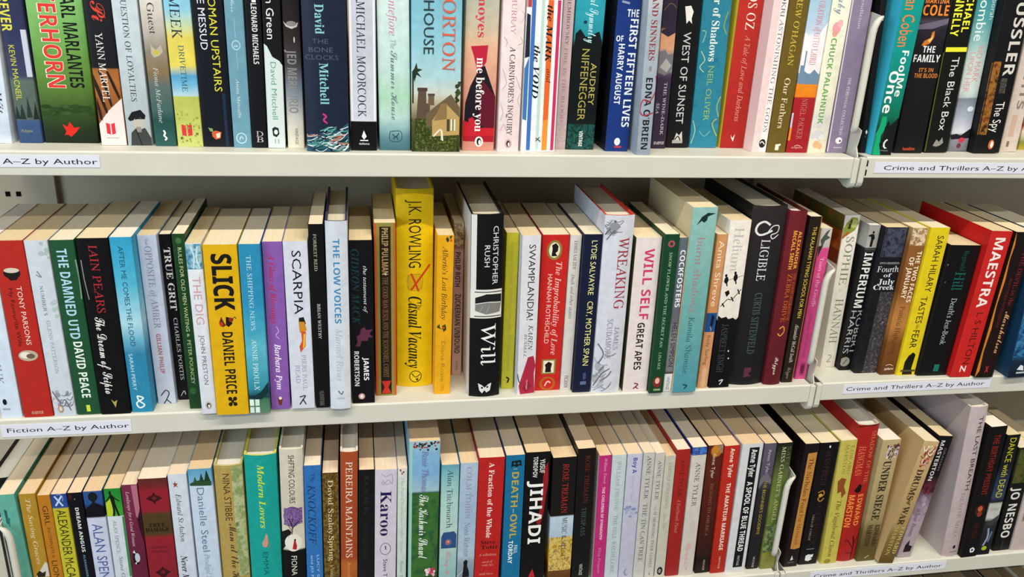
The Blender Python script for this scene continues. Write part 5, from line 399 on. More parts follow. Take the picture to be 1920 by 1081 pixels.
(3,0,-326.7,12,15.9,189.5,132.6,-0.11,[(0,'0b0b12')],[('p','picture',[(-7.1,187.2),(-3.2,188.2),(-3.2,180.9),(-6.4,179.9)],'3a1018'),('e','picture',-0.3,180.9,0.8,1.3,'6a5a70'),('t','title','DREAM ANGUS',169.4,107.4,0.3,3.8,'d8dcdc','b'),('t','author','ALEXANDER McCALL SMITH',103.7,30,0,2.4,'5a8a9a','b')],'black paperback with wobbly white capitals, between the saltire book and the silhouette one',{}),
(3,0,-307.7,12,20.7,190.1,133.1,-0.06,[(1,'2a5090'),(0.916,'284c8a'),(0.872,'0e1018'),(0.816,'0c0d14'),(0.807,'c4c8dc'),(0.364,'bcc4dc')],[('e','picture',0,182.6,5.1,6.3,'14161f'),('p','picture',[(-10.4,155.2),(-10.4,165.8),(-4.2,171.7),(-2.1,174.2),(2.1,174.2),(4.2,173.2),(10.2,169),(10.2,155.2)],'0c0d14'),('r','picture',-1.7,172.1,1.7,178.4,'14161f'),('t','title','ALAN SPENCE',145.5,46.5,0,11,'4a5c94','s')],'paperback with a dark head silhouette on blue above pale lilac and tall blue capitals',{}),
(3,0,-287.7,12,18.5,192.1,134.5,0.41,[(1,'23802f'),(0.899,'2a8a34'),(0.806,'4a9a30'),(0.801,'ccd4dc'),(0.35,'c4ccd8')],[('p','picture',[(-8.5,154.6),(-8.5,172.6),(-2.8,179),(-0.9,154.6)],'b4c430'),('e','picture',-2.7,186.9,1.3,2.5,'0e1a10'),('p','picture',[(-3.8,184.2),(-1.1,184.8),(1.5,177.9),(1.9,169.5),(-1.5,168.4),(-3,176.8)],'0e1a10'),('s','picture',[(-3,182.7),(-5.7,177.9),(-8.3,175.2)],1.3,'0e1a10'),('s','picture',[(-0.8,182.7),(3,177.9),(6.5,174.7)],1.1,'0e1a10'),('s','picture',[(-0.8,170.1),(-0.4,162),(-1.5,154.8)],2.3,'0e1a10'),('s','picture',[(0.9,170.1),(2.7,162),(4.2,154.8)],2.1,'0e1a10'),('r','band',7.2,67.2,9.3,153.5,'2f8a3a'),('t','author','ALAN SPENCE',148.8,102.3,-1.5,3.8,'7c8490','f'),('t','title','Stone Garden',96.7,44.5,0,3.8,'6a707c','f')],'white paperback with a running black figure on green at its top',{}),
(3,0,-268.1,12,17.8,196,137.2,0.19,[(1,'742844'),(0.764,'6c2440'),(0.427,'5c1c34'),(0.333,'641f38')],[('p','picture',[(2.1,195.3),(8.5,195.8),(8.5,162.7),(5.3,149.8),(3.6,151.9)],'a8687c'),('p','picture',[(4.4,149.8),(8.5,159.4),(8.5,114.9),(5.3,136.8)],'2a0e1a'),('t','title','Landscape for a Good Woman',187,110.5,-2.5,3.6,'d4b4b8','i'),('e','picture',-2.1,92.7,3.9,9.3,'1a1016'),('e','picture',-0.7,93.8,2.8,6.7,'b8c0c8'),('p','picture',[(-5.3,101.6),(-3.6,104.9),(-1.8,99.4)],'d0d4d8'),('p','picture',[(-4.4,85.9),(-1.8,88.2),(-2.7,83.7)],'c8ccd0')],'plum paperback with pale italic title and a swirling grey emblem',{}),
(3,0,-241.8,12,32.3,202.7,141.9,0.04,[(1,'5a2622'),(0.95,'6a2424'),(0.918,'8c1f2c'),(0.782,'8c1f2c'),(0.759,'4c3a1e'),(0.621,'4a381c'),(0.594,'8c1f2c'),(0.309,'84202c')],[('p','picture',[(0,184),(1.9,180.2),(5.2,178.5),(9,175.6),(5.2,173),(1.9,171.3),(0,167.5),(-1.9,171.3),(-5.2,173),(-9,175.6),(-5.2,178.5),(-1.9,180.2)],'3a0e14'),('e','picture',0,176,2.6,2.5,'6a1c24'),('h','title','TREE',141.2,136,-9.7,9,'15120a','F'),('h','title','DAMAGE',134.9,129.2,-13.6,12.9,'15120a','F'),('h','author','Belinda',108.6,105,-9.7,8.1,'4c1218','f'),('h','author','Starling',102.8,99.2,-9.7,8.1,'4c1218','f'),('p','picture',[(0,78.9),(1.9,74.8),(5.2,73),(9,69.8),(5.2,67.1),(1.9,62.7),(-1.9,62.7),(-5.2,67.1),(-9,69.8),(-5.2,73),(-1.9,74.8)],'3a0e14'),('e','picture',0,70.3,2.6,2.7,'6a1c24')],'thick dark red paperback with black floral ornaments and a brown centre band',{}),
(3,0,-214,12,21,206.8,144.8,0.02,[(1,'ccd4e0'),(0.29,'c4ccdc')],[('p','emblem',[(-2.9,197.8),(-2.1,194.2),(0.4,194.2),(-1.5,192.1),(0,188.3),(-2.5,190.9),(-4.6,188.8),(-4.2,192.6),(-5.5,194.7),(-3.4,194.7)],'8a4a2c'),('t','author','Edward St Aubyn',179.9,112.4,-0.8,5.5,'22262e','i'),('t','title','Never Mind',92.2,41.6,-2.1,7.1,'0c0e12','I')],'white paperback with a small brown star and black hand-brushed lettering',{}),
(3,0,-188,12,26.6,212.2,148.5,-0.12,[(1,'5a98bc'),(0.899,'7ab0cc'),(0.889,'c4d2e4'),(0.271,'bccade')],[('p','picture',[(-12,192.9),(-5.3,196),(0,197.1),(12,195),(12,188.6),(-12,189.7)],'2a4a2c'),('p','picture',[(-1.3,195),(1.3,206.5),(4,195)],'1f3c22'),('p','picture',[(4,195),(7.4,210.7),(11.2,195)],'1c361f'),('p','picture',[(-8,194.6),(-5.8,202.3),(-3.7,194.6)],'2f5230'),('t','author','Danielle Steel',186.5,95.5,-1.1,8,'5c7c98','s'),('t','title','Prodigal Son',92.1,46,-1.1,5.8,'7c94ac','i')],'pale blue-white paperback with fir trees on blue at its top',{}),
(3,0,-158,12,32.5,214.3,145,0.27,[(1,'ae9a58'),(0.254,'a8924c')],[('n','picture',-15.6,54.7,5.2,210.7,['b09650','a88e4c','b8a05e'],5),('n','picture',3.9,55.1,15.9,212.8,['a8ac78','7c9058','b8bc90','4c6a34'],3),('t','author','NINA STIBBE',203.3,137.6,-2.6,7.8,'4a2c20','s'),('t','title','Man at the Helm',133.1,31.1,0.6,8.4,'3a2c20','c')],'thick mottled yellow-green hardback with dark brown hand lettering, left of the turquoise one',{'hb':1,'inner':'c8b878'}),
(3,0,-121.8,12,37,226.1,150,0.5,[(0,'179a92')],[('t','title','Modern Lovers',213.5,123.4,0,7.4,'c4d83c','I'),('p','picture',[(-0.7,106.5),(2.2,115.5),(3.7,113.3),(4.4,102),(2.2,95.1),(-2.2,96.3),(-3,102)],'c8907c'),('s','picture',[(3.7,104.2),(5.9,97.4),(3.7,94)],0.7,'a8705c'),('t','author','EMMA STRAUB',88.3,2.5,0,5.9,'14605c','s')],'bright turquoise hardback with yellow-green brush title and a small pink swan',{'hb':1,'inner':'d8cf60'}),
(3,0,-88.4,12,27.5,231.8,145,1.05,[(1,'cfc8b8'),(0.659,'c9c2b2'),(0.387,'d2ccbc'),(0.377,'0e0c0e'),(0.205,'0c0b0c')],[('t','title','SHIFTING COLOURS',223.8,156.8,0,6.7,'1c181c','s'),('e','picture',-0.6,137.3,10.6,14.7,'6c4a8c'),('n','picture',-10.6,126.2,11.2,149.5,['6c4a8c','8a68a8','4c3068','cfc8b8'],14),('s','picture',[(-2.2,109.2),(-1.1,121.7),(-3.3,130.6),(-5.6,135.1)],1.1,'1a1418'),('s','picture',[(-1.1,119.4),(2.8,126.2),(7,130.6)],1,'1a1418'),('s','picture',[(-1.7,126.2),(0,135.1)],0.8,'1a1418'),('s','picture',[(-11.2,126.2),(-5.6,123.9),(-2.2,117.1)],0.8,'1a1418'),('p','picture',[(-13.7,114.9),(-5.6,119.4),(-2.2,114.9),(-5.6,105.8),(-9.8,94.4),(-13.7,87.5)],'1a1418'),('e','picture',0,99,10.6,12.7,'e0dcd0'),('p','picture',[(-1.7,89.8),(0.6,102.4),(2.2,103.5),(3.9,94.4),(3.3,88.6)],'b02428'),('e','picture',1.7,103.1,1.1,1.8,'1a1010'),('t','author','FIONA SUSSMAN',79.4,4.5,0,6.7,'d8d2c8','s')],'cream hardback with a purple tree and a small red figure in a white moon',{'hb':1,'inner':'e0dccc'}),
(3,0,-63.4,12,20.2,208.3,145.8,0.84,[(0,'2f6cb0')],[('t','imprint','The',196.8,184.9,0,4.5,'16386c','i'),('t','title','KNOCKOFF',181.7,94.5,-1.7,8.7,'16386c','i'),('t','author','LUCY SYKES',78.3,21.3,4.1,2.9,'a8cce4','s'),('t','author','and JO PIAZZA',78.3,16.5,-3.1,2.9,'a8cce4','s')],'mid-blue paperback with dark navy italic title on the bottom shelf',{}),
(3,0,-42.5,12,19.4,196.6,137.7,0.82,[(1,'4a3018'),(0.782,'5a4420'),(0.553,'6a5c2c'),(0.219,'4c4424')],[('n','picture',-9.3,43.7,9.3,195.4,['4a2e14','7c6428','3a2410','8c7c3c'],7),('t','author','David Szalay',186.7,108.7,0,5.8,'e0d0a4','f'),('t','title','Spring',105.3,68.1,0,5.8,'e8dcb4','f'),('t','imprint','Vintage',62.3,33.7,0,3.9,'c8b888','f')],'mottled brown and ochre paperback with cream serif lettering',{}),
(3,0,-21.5,12,21,224.3,135,1.22,[(1,'a34a28'),(0.311,'9c4424'),(0.269,'b0622c'),(0.183,'a85a28')],[('t','title','PEREIRA MAINTAINS',210.6,70.9,0,7.6,'ecd8c8','f'),('t','author','Antonio Tabucchi',63.8,2.5,0,4.2,'d88a4c','s')],'rust-orange hardback with white serif capitals, right of the ochre book',{'hb':1,'inner':'e8d8c8'}),
(3,0,-0.6,12,19.2,198,138.6,1.22,[(1,'101012'),(0.196,'141416')],[('t','title','DARK',190.4,130.8,0,5.8,'1f2024','F'),('r','picture',-3.9,62.6,1.9,121.4,'18181b')],'plain black paperback with almost invisible dark lettering, left of the lilac-white one',{}),
(3,0,23.9,12,27,196.6,137.6,0.94,[(0,'cbc3d2')],[('s','picture',[(-5.5,191),(0,186.5),(6.8,189.9),(7.7,175.2),(2.7,182),(-2.7,175.2),(-5.5,179.7)],0.8,'9c94a8'),('s','picture',[(-4.1,182),(0,175.2),(5.5,177.4)],0.8,'9c94a8'),('t','title','Karoo',166,99.9,0,13.1,'231d4c','F'),('e','emblem',0,79.9,6.8,9.2,'6c6478'),('e','emblem',0,79.9,6,8.2,'cbc3d2'),('s','emblem',[(0,84.7),(0.5,78.7)],1.4,'3a3448'),('t','author','Steve Tesich',64,19.2,0,4.9,'2c2640','s')],'lilac-white paperback with a big dark indigo serif title',{}),
(3,0,44.9,12,11.8,197.5,138.3,0.6,[(1,'dcd6d0'),(0.96,'cfd6cf'),(0.174,'b9ccc4')],[('e','picture',-2.4,194.6,1.2,1.4,'b83a4c'),('e','picture',1.2,191.9,1,1.1,'2a2a20'),('e','picture',-0.6,189.6,1,1.2,'b83a4c'),('s','picture',[(-3.6,196),(0,190.8),(3,193)],0.4,'4a3a2c'),('t','title','The Potted Friends and Other Poems',184,71.9,0,3.6,'9ab0a8','i'),('t','author','Rosie Thomas',60.8,9.4,0,3.6,'7c948c','i')],'thin pale mint paperback with a few red petals at the top',{}),
(3,0,72.1,12,37.9,233.7,135,0.44,[(1,'9ec0cc'),(0.929,'7eb0d0'),(0.804,'78a8d0'),(0.696,'9cbcc8'),(0.684,'2a4c40'),(0.586,'2a5c34'),(0.433,'3a6a28'),(0.136,'2f4a20')],[('r','band',-19,31.8,-14.8,233.5,'93c4ba'),('n','picture',-14.8,32.6,18.6,159.8,['1f4a34','2f5c30','3c6c2c','244a38','4a7034'],1.6),('e','picture',-6.3,231.1,1.2,0.8,'15161a'),('e','picture',-13,226.4,1.1,1.4,'15161a'),('e','picture',-6.8,226.5,1.1,0.8,'15161a'),('e','picture',-5.5,222.2,0.8,1.1,'1c2418'),('e','picture',11.2,230.2,1.1,1.1,'1c2418'),('e','picture',-11,225.8,1.4,1,'a82c34'),('e','picture',-6,229.2,1.7,1.3,'20301c'),('e','picture',12.5,232.1,1.1,1.2,'1c2418'),('e','picture',12.7,226.8,1.2,1.1,'b83440'),('e','picture',0.4,229.7,1,1.3,'15161a'),('e','picture',-12.2,225.5,1.1,1.1,'b83440'),('e','picture',8.1,230.7,1.4,0.7,'a82c34'),('e','picture',6.1,227.5,1,1,'20301c'),('e','picture',-3.7,226.3,1.6,0.7,'15161a'),('e','picture',8.4,229.3,1.3,1.3,'15161a'),('e','picture',-3.4,230.3,1.2,0.7,'15161a'),('e','picture',14.2,222,1.5,1.5,'15161a'),('e','picture',-3.6,228.8,0.9,1.2,'20301c'),('e','picture',7.5,231.4,1.4,1.3,'1c2418'),('e','picture',-9.4,228.2,1.7,0.9,'15161a'),('e','picture',-2.4,227.4,1.1,1.3,'1c2418'),('e','picture',4.1,227.5,1,1.4,'15161a'),('e','picture',-11.8,231.6,1,1.2,'a82c34'),('e','picture',5.2,226.4,1.3,0.9,'15161a'),('e','picture',-9.9,226.6,1.5,1,'a82c34'),('e','picture',1.2,229.6,1.2,0.7,'b83440'),('e','picture',0.1,225.3,1.2,0.9,'a82c34'),('e','picture',-12.7,229.5,1,0.8,'a82c34'),('e','picture',-0.7,229.4,1.1,1.4,'1c2418'),('e','picture',3.9,221.7,1.2,1.3,'15161a'),('e','picture',1.7,231.2,1,1.4,'a82c34'),('e','picture',-3.2,225.2,1.5,1.2,'b83440'),('e','picture',2.8,225.2,1.4,0.9,'b83440'),('e','picture',16.1,231.4,1.7,1.4,'a82c34'),('t','author','Rosie Thomas',220.5,161.4,0.8,7.6,'7c78b4','i'),('t','title','The Kashmir Shawl',157.9,60.8,0,11.4,'e4ece4','c'),('e','picture',13.6,35.8,1.8,1.8,'c83a5c'),('e','picture',6.2,39,2.4,2.6,'e8d0d4'),('e','picture',13.3,43.4,2.2,2.5,'b82c50'),('e','picture',14.9,39.7,1.3,2.2,'e8d0d4'),('e','picture',12.1,38.7,1.3,2,'c83a5c'),('e','picture',8.7,41.5,1.5,2.4,'d8a0b0'),('e','picture',12.5,36.1,1.3,1.5,'d8a0b0'),('e','picture',14,34.5,1.8,2.7,'d8a0b0'),('e','picture',10.4,38.2,2.1,2.7,'c83a5c'),('e','picture',11.8,43.7,1.7,2,'c83a5c'),('e','picture',5.6,35,1.8,1.5,'e8d0d4'),('e','picture',8.1,44.4,1.8,1.6,'d8a0b0'),('e','picture',14,35,1.8,1.7,'d8a0b0'),('e','picture',4.7,42.5,2.3,2.4,'e8d0d4')],'tall blue and green landscape paperback with floral top, set forward of its neighbours',{}),
(3,0,104.6,12,22.4,198.4,138.9,0.35,[(1,'5c9cac'),(0.901,'84b8bc'),(0.737,'a8ccc8'),(0.508,'b0ccc6'),(0.144,'88b4b4')],[('t','author','Alan Titchmarsh',192,104.4,0,6.7,'2c3c40','f'),('p','picture',[(-9.4,91.1),(-6.7,98.4),(6.7,99.6),(10.1,94.7),(10.1,73.9),(-9.4,73.9)],'2c4c7c'),('e','picture',0,83.3,4.5,5.3,'54608c'),('e','picture',-0.9,83.3,2.9,3.4,'b86460'),('e','picture',0,84.2,1.3,1.7,'d89a80'),('t','title','Bring Me Home',70.2,3.3,0,5.8,'c88c98','c')],'soft aqua paperback with a dark blue picture block and dark serif name',{}),
(3,0,128,12,22.5,199.6,139.7,0.41,[(1,'a8bcd0'),(0.604,'9cb4cc'),(0.297,'a8bccc'),(0.254,'8c9cac'),(0.132,'7c8c9c')],[('t','author','COLM TOIBIN',193.6,117,0,6.3,'9088a8','f'),('s','author',[(4.1,152.4),(5.9,150)],1.1,'9088a8'),('s','author',[(4.1,130.1),(5.9,128.2)],1.1,'9088a8'),('t','title','Nora Webster',112.1,58.1,0,6.8,'6c809c','i'),('p','picture',[(-4.1,26.3),(-2.7,44.3),(-3.2,50.6),(-0.5,53.9),(2.3,51.9),(1.8,44.3),(4.5,34.2),(5,26.3)],'15161c'),('s','picture',[(-10.8,27.8),(-3.4,36.7)],0.7,'c8d0d8')],'grey-blue paperback with a dark gowned figure at its foot',{}),
(3,0,156.1,12,32.7,205.5,143.9,0.41,[(0,'b3211f')],[('t','title','A Fraction of the Whole',198.2,85.4,0,6.6,'ecdcd4','F'),('h','author','Steve',81.7,75.8,-9.8,9.8,'241010','F'),('h','author','Toltz',73.8,68.3,-9.2,13.1,'241010','F'),('h','imprint','A rollicking',61.1,57.5,-11.5,11.5,'d8a090','f'),('h','imprint','novel of',49.6,46.3,-6.6,6.6,'d8a090','f'),('h','imprint','comic fury',44.6,41.3,-6.6,8.2,'d8a090','f'),('h','imprint','and love',30.6,27.3,-9.8,8.2,'d8a090','f')],'red paperback with white lower-case title and black stacked author name',{}),
(3,0,188.9,12,24.4,207,144.9,-0.47,[(0,'176a96')],[('p','picture',[(-4.9,198.6),(6.8,199.7),(8.3,190.5),(4.9,192.1),(1.5,189.3),(-1.9,191.6),(-5.4,189.3)],'12181c'),('e','picture',-1.2,194.9,1.5,1.4,'176a96'),('e','picture',3.9,195.1,1.5,1.4,'176a96'),('t','imprint','THE',188.6,185.9,0,4.9,'a8c0a0','s'),('t','title','DEATH',182.4,130.3,0.5,8.8,'b4a04c','b'),('t','imprint','of an',127.9,121.9,0,2.4,'d4dcc4','s'),('t','title','OWL',119.5,81.9,0.5,8.8,'b4a04c','b'),('t','author','PAUL',70.9,57.6,4.9,4.9,'b8d4dc','b'),('t','author','TORDAY',78.4,42.4,-1.9,5.8,'e0ecec','b')],'strong blue paperback with an owl head and ochre capitals',{}),
(3,0,217.8,12,32,209.6,146.7,-0.45,[(0,'0d0b0c')],[('p','picture',[(8,185.1),(12.8,194.4),(14.7,166.3),(12.8,147.4),(10.3,113.5),(6.4,98.8),(1.6,103.7),(6.4,128.1)],'8c1c24'),('t','author','YUSUF',199,178.6,5.8,6.4,'d8d8d4','b'),('t','author','TOROPOV',203.2,172.5,-3.2,5.8,'d8d8d4','b'),('t','title','JIHADI',167.5,70.9,0,16.7,'ecebe8','b'),('p','picture',[(-3.2,23),(0,30.7),(3.8,17.6),(-4.8,17.6)],'b8242c')],'black paperback with huge white capitals over a dark red splash',{}),
(3,0,255.3,12,31.5,199.6,139.7,-1.25,[(1,'151312'),(0.561,'151312'),(0.551,'b8ccdc'),(0.392,'a8bccc'),(0.329,'b89a4c'),(0.227,'c89a20'),(0.162,'7c5010'),(0.123,'6a4420'),(0.07,'5c3818')],[('t','author','ROSE TREMAIN',189.8,115.6,1.9,7.7,'b02a28','f'),('n','picture',-15.3,24.6,15.3,78.3,['c8a020','a87814','d8c470','8c5c10','a8b8c0'],6),('t','title','MUSIC & SILENCE',108.7,38.8,3.8,6.4,'3a2c24','f')],'black-topped paperback with red name above a blue and gold panel',{}),
(3,0,284.8,12,24.2,210.9,147.6,-1.61,[(1,'140f0e'),(0.052,'101210')],[('t','author','ROSE TREMAIN',200.2,128.6,1.5,5.9,'6c2420','f'),('t','title','TRESPASS',121.9,77.8,0,5.9,'3f5c4c','f'),('t','imprint','VINTAGE',32.2,13.9,0,4.4,'c8c8c4','s')],'black paperback with dark red name and dim green title, left of the pink one',{}),
(3,0,310.1,12,16.4,199.1,139.3,-1.75,[(0,'b62c72')],[('t','author','William Trevor',194.6,156.6,0.7,3.6,'e4a8c8','i'),('t','title','THE CHILDREN OF DYNMOUTH',151.7,69.8,0,3.6,'eccadc','b'),('t','imprint','King Penguin',57,14,0,3.3,'d890b8','i')],'magenta pink paperback with white text, pale cover side at left',{'lf':'d8ccc8'}),
(3,0,328.3,12,19.3,198.6,139,-1.62,[(1,'c0ccd0'),(0.034,'b8c4ca')],[('t','author','WILLIAM TREVOR',189.9,114.8,0,5.1,'8c9ca8','f'),('t','title','THE HILL BACHELORS',107.3,14.9,0.4,5.1,'848e9c','f')],'pale grey-green paperback with grey serif capitals, right of the magenta one',{}),
(3,0,348.6,12,20.5,198.9,139.2,-1.42,[(1,'c0c0d4'),(0.024,'b4b4c8')],[('t','title','Boy A',193.2,169.9,0.4,5.4,'2f4c98','b'),('t','author','Jonathan Trigell',167,128,0,3.3,'a8acc4','s'),('e','picture',-2.8,116.8,2.6,1.6,'9aa4c4'),('e','picture',-2.1,118.4,2.4,1.5,'7484b0'),('e','picture',-1.3,115.2,2.4,1.6,'9aa4c4'),('e','picture',7,108.4,2.5,1.6,'7484b0'),('e','picture',-7.1,115.5,2.5,1.8,'7484b0'),('e','picture',-5.6,117.3,2,2.9,'8490b8'),('e','picture',-6.2,109.4,1.8,1.7,'9aa4c4'),('e','picture',1,108.6,2.3,2.4,'a8b0cc'),('e','picture',-0.5,103.3,2.1,1.9,'8490b8'),('e','picture',3.1,115.1,2.5,2.5,'a8b0cc'),('e','picture',3.6,114.4,3.2,1.7,'7484b0'),('e','picture',-5.3,113.4,3.1,2.3,'9aa4c4'),('e','picture',4.2,109.4,3,2.1,'a8b0cc'),('e','picture',1.5,109.3,2.3,3,'a8b0cc'),('s','emblem',[(0,18.2),(-2.1,12.9),(0,7.6),(3.1,8.9)],1,'6c6c84')],'lavender-grey paperback with small bold blue title and a blue smear',{}),
(3,0,367.2,12,15.8,199.6,139.7,-1.31,[(0,'bebcb8')],[('t','author','ANNE TYLER',194.8,129.1,0.3,5.4,'44464a','f'),('t','title','THE TIN CAN TREE',121.6,28.3,0.3,5.7,'4a4c50','f')],'light grey paperback with wide dark serif capitals, first of three similar grey ones',{}),
(3,0,382.6,12,13.4,198.4,138.9,-1.44,[(0,'c2beb6')],[('t','author','ANNE TYLER',187.5,126.7,0,4.9,'4c4e50','f'),('e','emblem',-0.7,113,2,4,'b0aca4'),('t','title','IF MORNING EVER COMES',108,17.6,0,3.8,'5a5c5c','f'),('e','emblem',0,6.4,1.4,2.1,'8c8c88')],'light grey paperback with author and title in spaced capitals, middle of three similar grey ones',{}),
(3,0,397.8,12,14.5,193.2,135.3,-1.69,[(0,'c0bcae')],[('t','title','EARTHLY POSSESSIONS',183,111.9,0,4.2,'8a8878','f'),('t','author','Anne Tyler',104.3,77.6,-0.6,3.9,'9a9888','i'),('e','emblem',-0.3,10,3.9,6.7,'15161a'),('e','emblem',-0.6,10,2.1,3.8,'8c8c88')],'light grey paperback with a round black mark, last of three similar grey ones',{}),
(3,0,415.4,12,18.8,201.5,141.1,-1.85,[(1,'a0241e'),(0,'94201e')],[('t','author','ANNE TYLER',187.2,129.3,0,5.6,'5c1414','f'),('t','title','A Patchwork Planet',125.5,71.3,0,4.8,'c87c70','i')],'dull red paperback with dark red name, between a grey and an off-white book',{}),
(3,0,435.4,11,20.5,204,142.8,-1.39,[(1,'1f3c8c'),(0.945,'25489c'),(0.941,'cdc6be'),(0,'c6beb6')],[('n','picture',-9.6,192.9,10.2,203.3,['1a2c6c','4c7cc8','1f3c8c','8cb0e0'],5),('t','author','ANNE TYLER',181.6,113,0,6.4,'4c4848','f'),('t','title','Ladder of',102.6,62.9,0,4.3,'c8c0bc','i'),('t','title','Years',54.8,19.4,0,7.3,'d89aa0','c'),('e','emblem',0,11.1,1.3,2.2,'c8a0a0')],'off-white paperback with a blue block at top and pink script low down',{}),
(3,0,460.1,12.7,21.1,204.5,143.2,-1.96,[(1,'4c1c12'),(0.851,'5a2014'),(0.473,'481a12'),(0.13,'2c1410'),(0.12,'1c0e0c'),(0,'180c0a')],[('e','picture',1.1,195.9,7.6,9.3,'b0661f'),('e','picture',0,197.6,4.7,5.9,'c07c2c'),('p','picture',[(4.2,203.8),(10,204),(10,191.4),(6.4,193.4)],'8c8684'),('t','author','Anne Tyler',192.7,154.2,-0.8,4.7,'d8c4b0','s'),('t','title','DIGGING TO AMERICA',146.1,62.1,0,4.2,'8c5c48','f'),('p','picture',[(-8.5,26.7),(-2.1,19.8),(4.2,26.7),(9.5,21.2),(9.5,26.7)],'15100e'),('t','imprint','VINTAGE',22.5,4.5,1.1,2.8,'b8a898','s')],'chestnut brown paperback with an orange shape at the top',{}),
(3,0,481.5,10.1,20.9,204.2,143,-1.87,[(1,'b8281c'),(0.474,'b02a1c'),(0,'a42418')],[('t','author','Anne Tyler',200.3,155.2,0.9,5.6,'ecdcd0','b'),('t','title','THE AMATEUR MARRIAGE',146.8,38.2,0.9,5.6,'ecd8cc','b'),('t','imprint','VINTAGE',28.1,7.3,1.1,2.6,'e0b8a8','s')],'orange-red paperback with white condensed title, left of the black-and-white one',{}),
(3,0,507.1,9.2,29.4,205.8,144,-1.1,[(0,'cfcfd2')],[('r','band',-4.2,7.8,9.6,200.3,'121214'),('t','author','Anne Tyler',197.4,154.6,3,7.8,'e4e4e4','b'),('t','title','A SPOOL OF BLUE THREAD',147.5,34.7,3,7.8,'e8e8e8','b'),('t','imprint','VINTAGE',27.8,10.6,2.4,3.6,'b8b8b8','s')],'white paperback with a long black strip carrying white letters',{}),
(3,0,534.9,12.5,17.4,202.9,142,-1.27,[(1,'5c5468'),(0.77,'544c5c'),(0.63,'2a262a'),(0,'171517')],[('t','author','Anne Tyler',194.2,154.9,0,4.3,'b8acc4','s'),('p','picture',[(-8.7,148.5),(0,158.8),(8.6,145.9),(8.6,138.2),(-1.8,145.9),(-8.7,133)],'6c6470'),('t','title',"THE BEGINNER'S GOODBYE",145.9,58.5,0,4.3,'a89434','s'),('t','imprint','VINTAGE',21.3,2.5,0,2.9,'b8b4b8','s')],'purple-grey paperback fading to black with dull gold capitals',{}),
(3,0,556.1,10.3,21.2,203.8,142.7,-1.69,[(1,'1c1c14'),(0.879,'3a3c24'),(0.729,'5c6a34'),(0.524,'6c7c38'),(0.366,'5c6c34'),(0.178,'8c8a3c'),(0,'7c7c3c')],[('n','picture',-10.4,28,10.4,74.6,['3c5c3c','8a9a58','2a4434','a8a868'],5),('t','author','SALLEY VICKERS',198.1,90.8,6.1,4.8,'5a6c4c','f'),('t','title',"MISS GARNET'S ANGEL",198.1,78.7,-1.3,5.2,'c4cc9c','f')],'mossy green paperback beside the white bracket of the bottom shelf',{}),
(3,1,591.3,10.6,21.4,200.4,140.3,-0.42,[(1,'1a1012'),(0,'190f12')],[('p','picture',[(-4.3,185.5),(8.6,186.8),(9,140.6),(8.1,87.8),(9.4,31.7),(2.1,29.8),(-4.7,30.9),(-4.3,87.8)],'b9803c'),('t','title','The Nicholas Feast',177.9,90.4,2.1,6.4,'2c1c10','f'),('t','author','Pat McIntosh',87.8,35.9,2.1,5.6,'6a4420','f'),('p','emblem',[(-1.7,10.7),(0,19.2),(2.6,12.1)],'d8d0c4'),('h','imprint','ROBINSON',8.5,6.2,-5.4,4.7,'8c8078','f')],'dark maroon-black paperback with an ochre title panel, right of the bracket',{}),
(3,1,619,12.6,28.4,199.3,139.5,-0.76,[(0,'0e0c0d')],[('e','picture',0.6,192.8,1.2,2,'e0e0e0'),('t','author','MANFREDI',186.4,132.1,0.6,8.1,'3c2422','f'),('s','picture',[(-4.3,120.3),(2.9,122.9),(4.6,116.3),(-2.9,111),(1.4,105.6),(5.8,111)],1.7,'a8742c'),('e','picture',0,115.8,2.9,2.6,'c89a3c'),('t','title','ALEXANDER',103,33.3,1.7,8.1,'34201f','f'),('t','title','CHILD OF A DREAM',84.1,41.6,-4.6,2.9,'9c8c84','f'),('r','emblem',-5.8,25.7,5.8,26.8,'8c8884'),('p','emblem',[(-5.2,15),(-1.4,17.3),(2.9,16.2),(6.3,17.3),(5.8,12.2),(2.3,10.5),(5.8,8.8),(0,5.4),(-5.2,7.1)],'dedede')],'black paperback with a small gold lion and a white wavy mark',{}),
(3,1,650.5,10.6,24.2,202.3,141.6,-2.13,[(1,'c0b456'),(0,'bdb04c')],[('t','author','EDWARD',194,148.9,6,5,'8a7c34','f'),('t','author','MARSTON',195.8,148.9,-1.5,5,'8a7c34','f'),('p','picture',[(-7.5,137.7),(-2.5,143.3),(5,140.5),(3,129.3),(7.5,118.1),(2.5,109.6),(0,120.9),(-5,118.1)],'8a4a20'),('t','title','The Vagabond Clown',106.7,11.5,0,6.5,'4c4220','i'),('e','emblem',-2.5,3.9,5,3.7,'8a7c34')],'straw-yellow paperback with a small brown clown figure and italic title',{}),
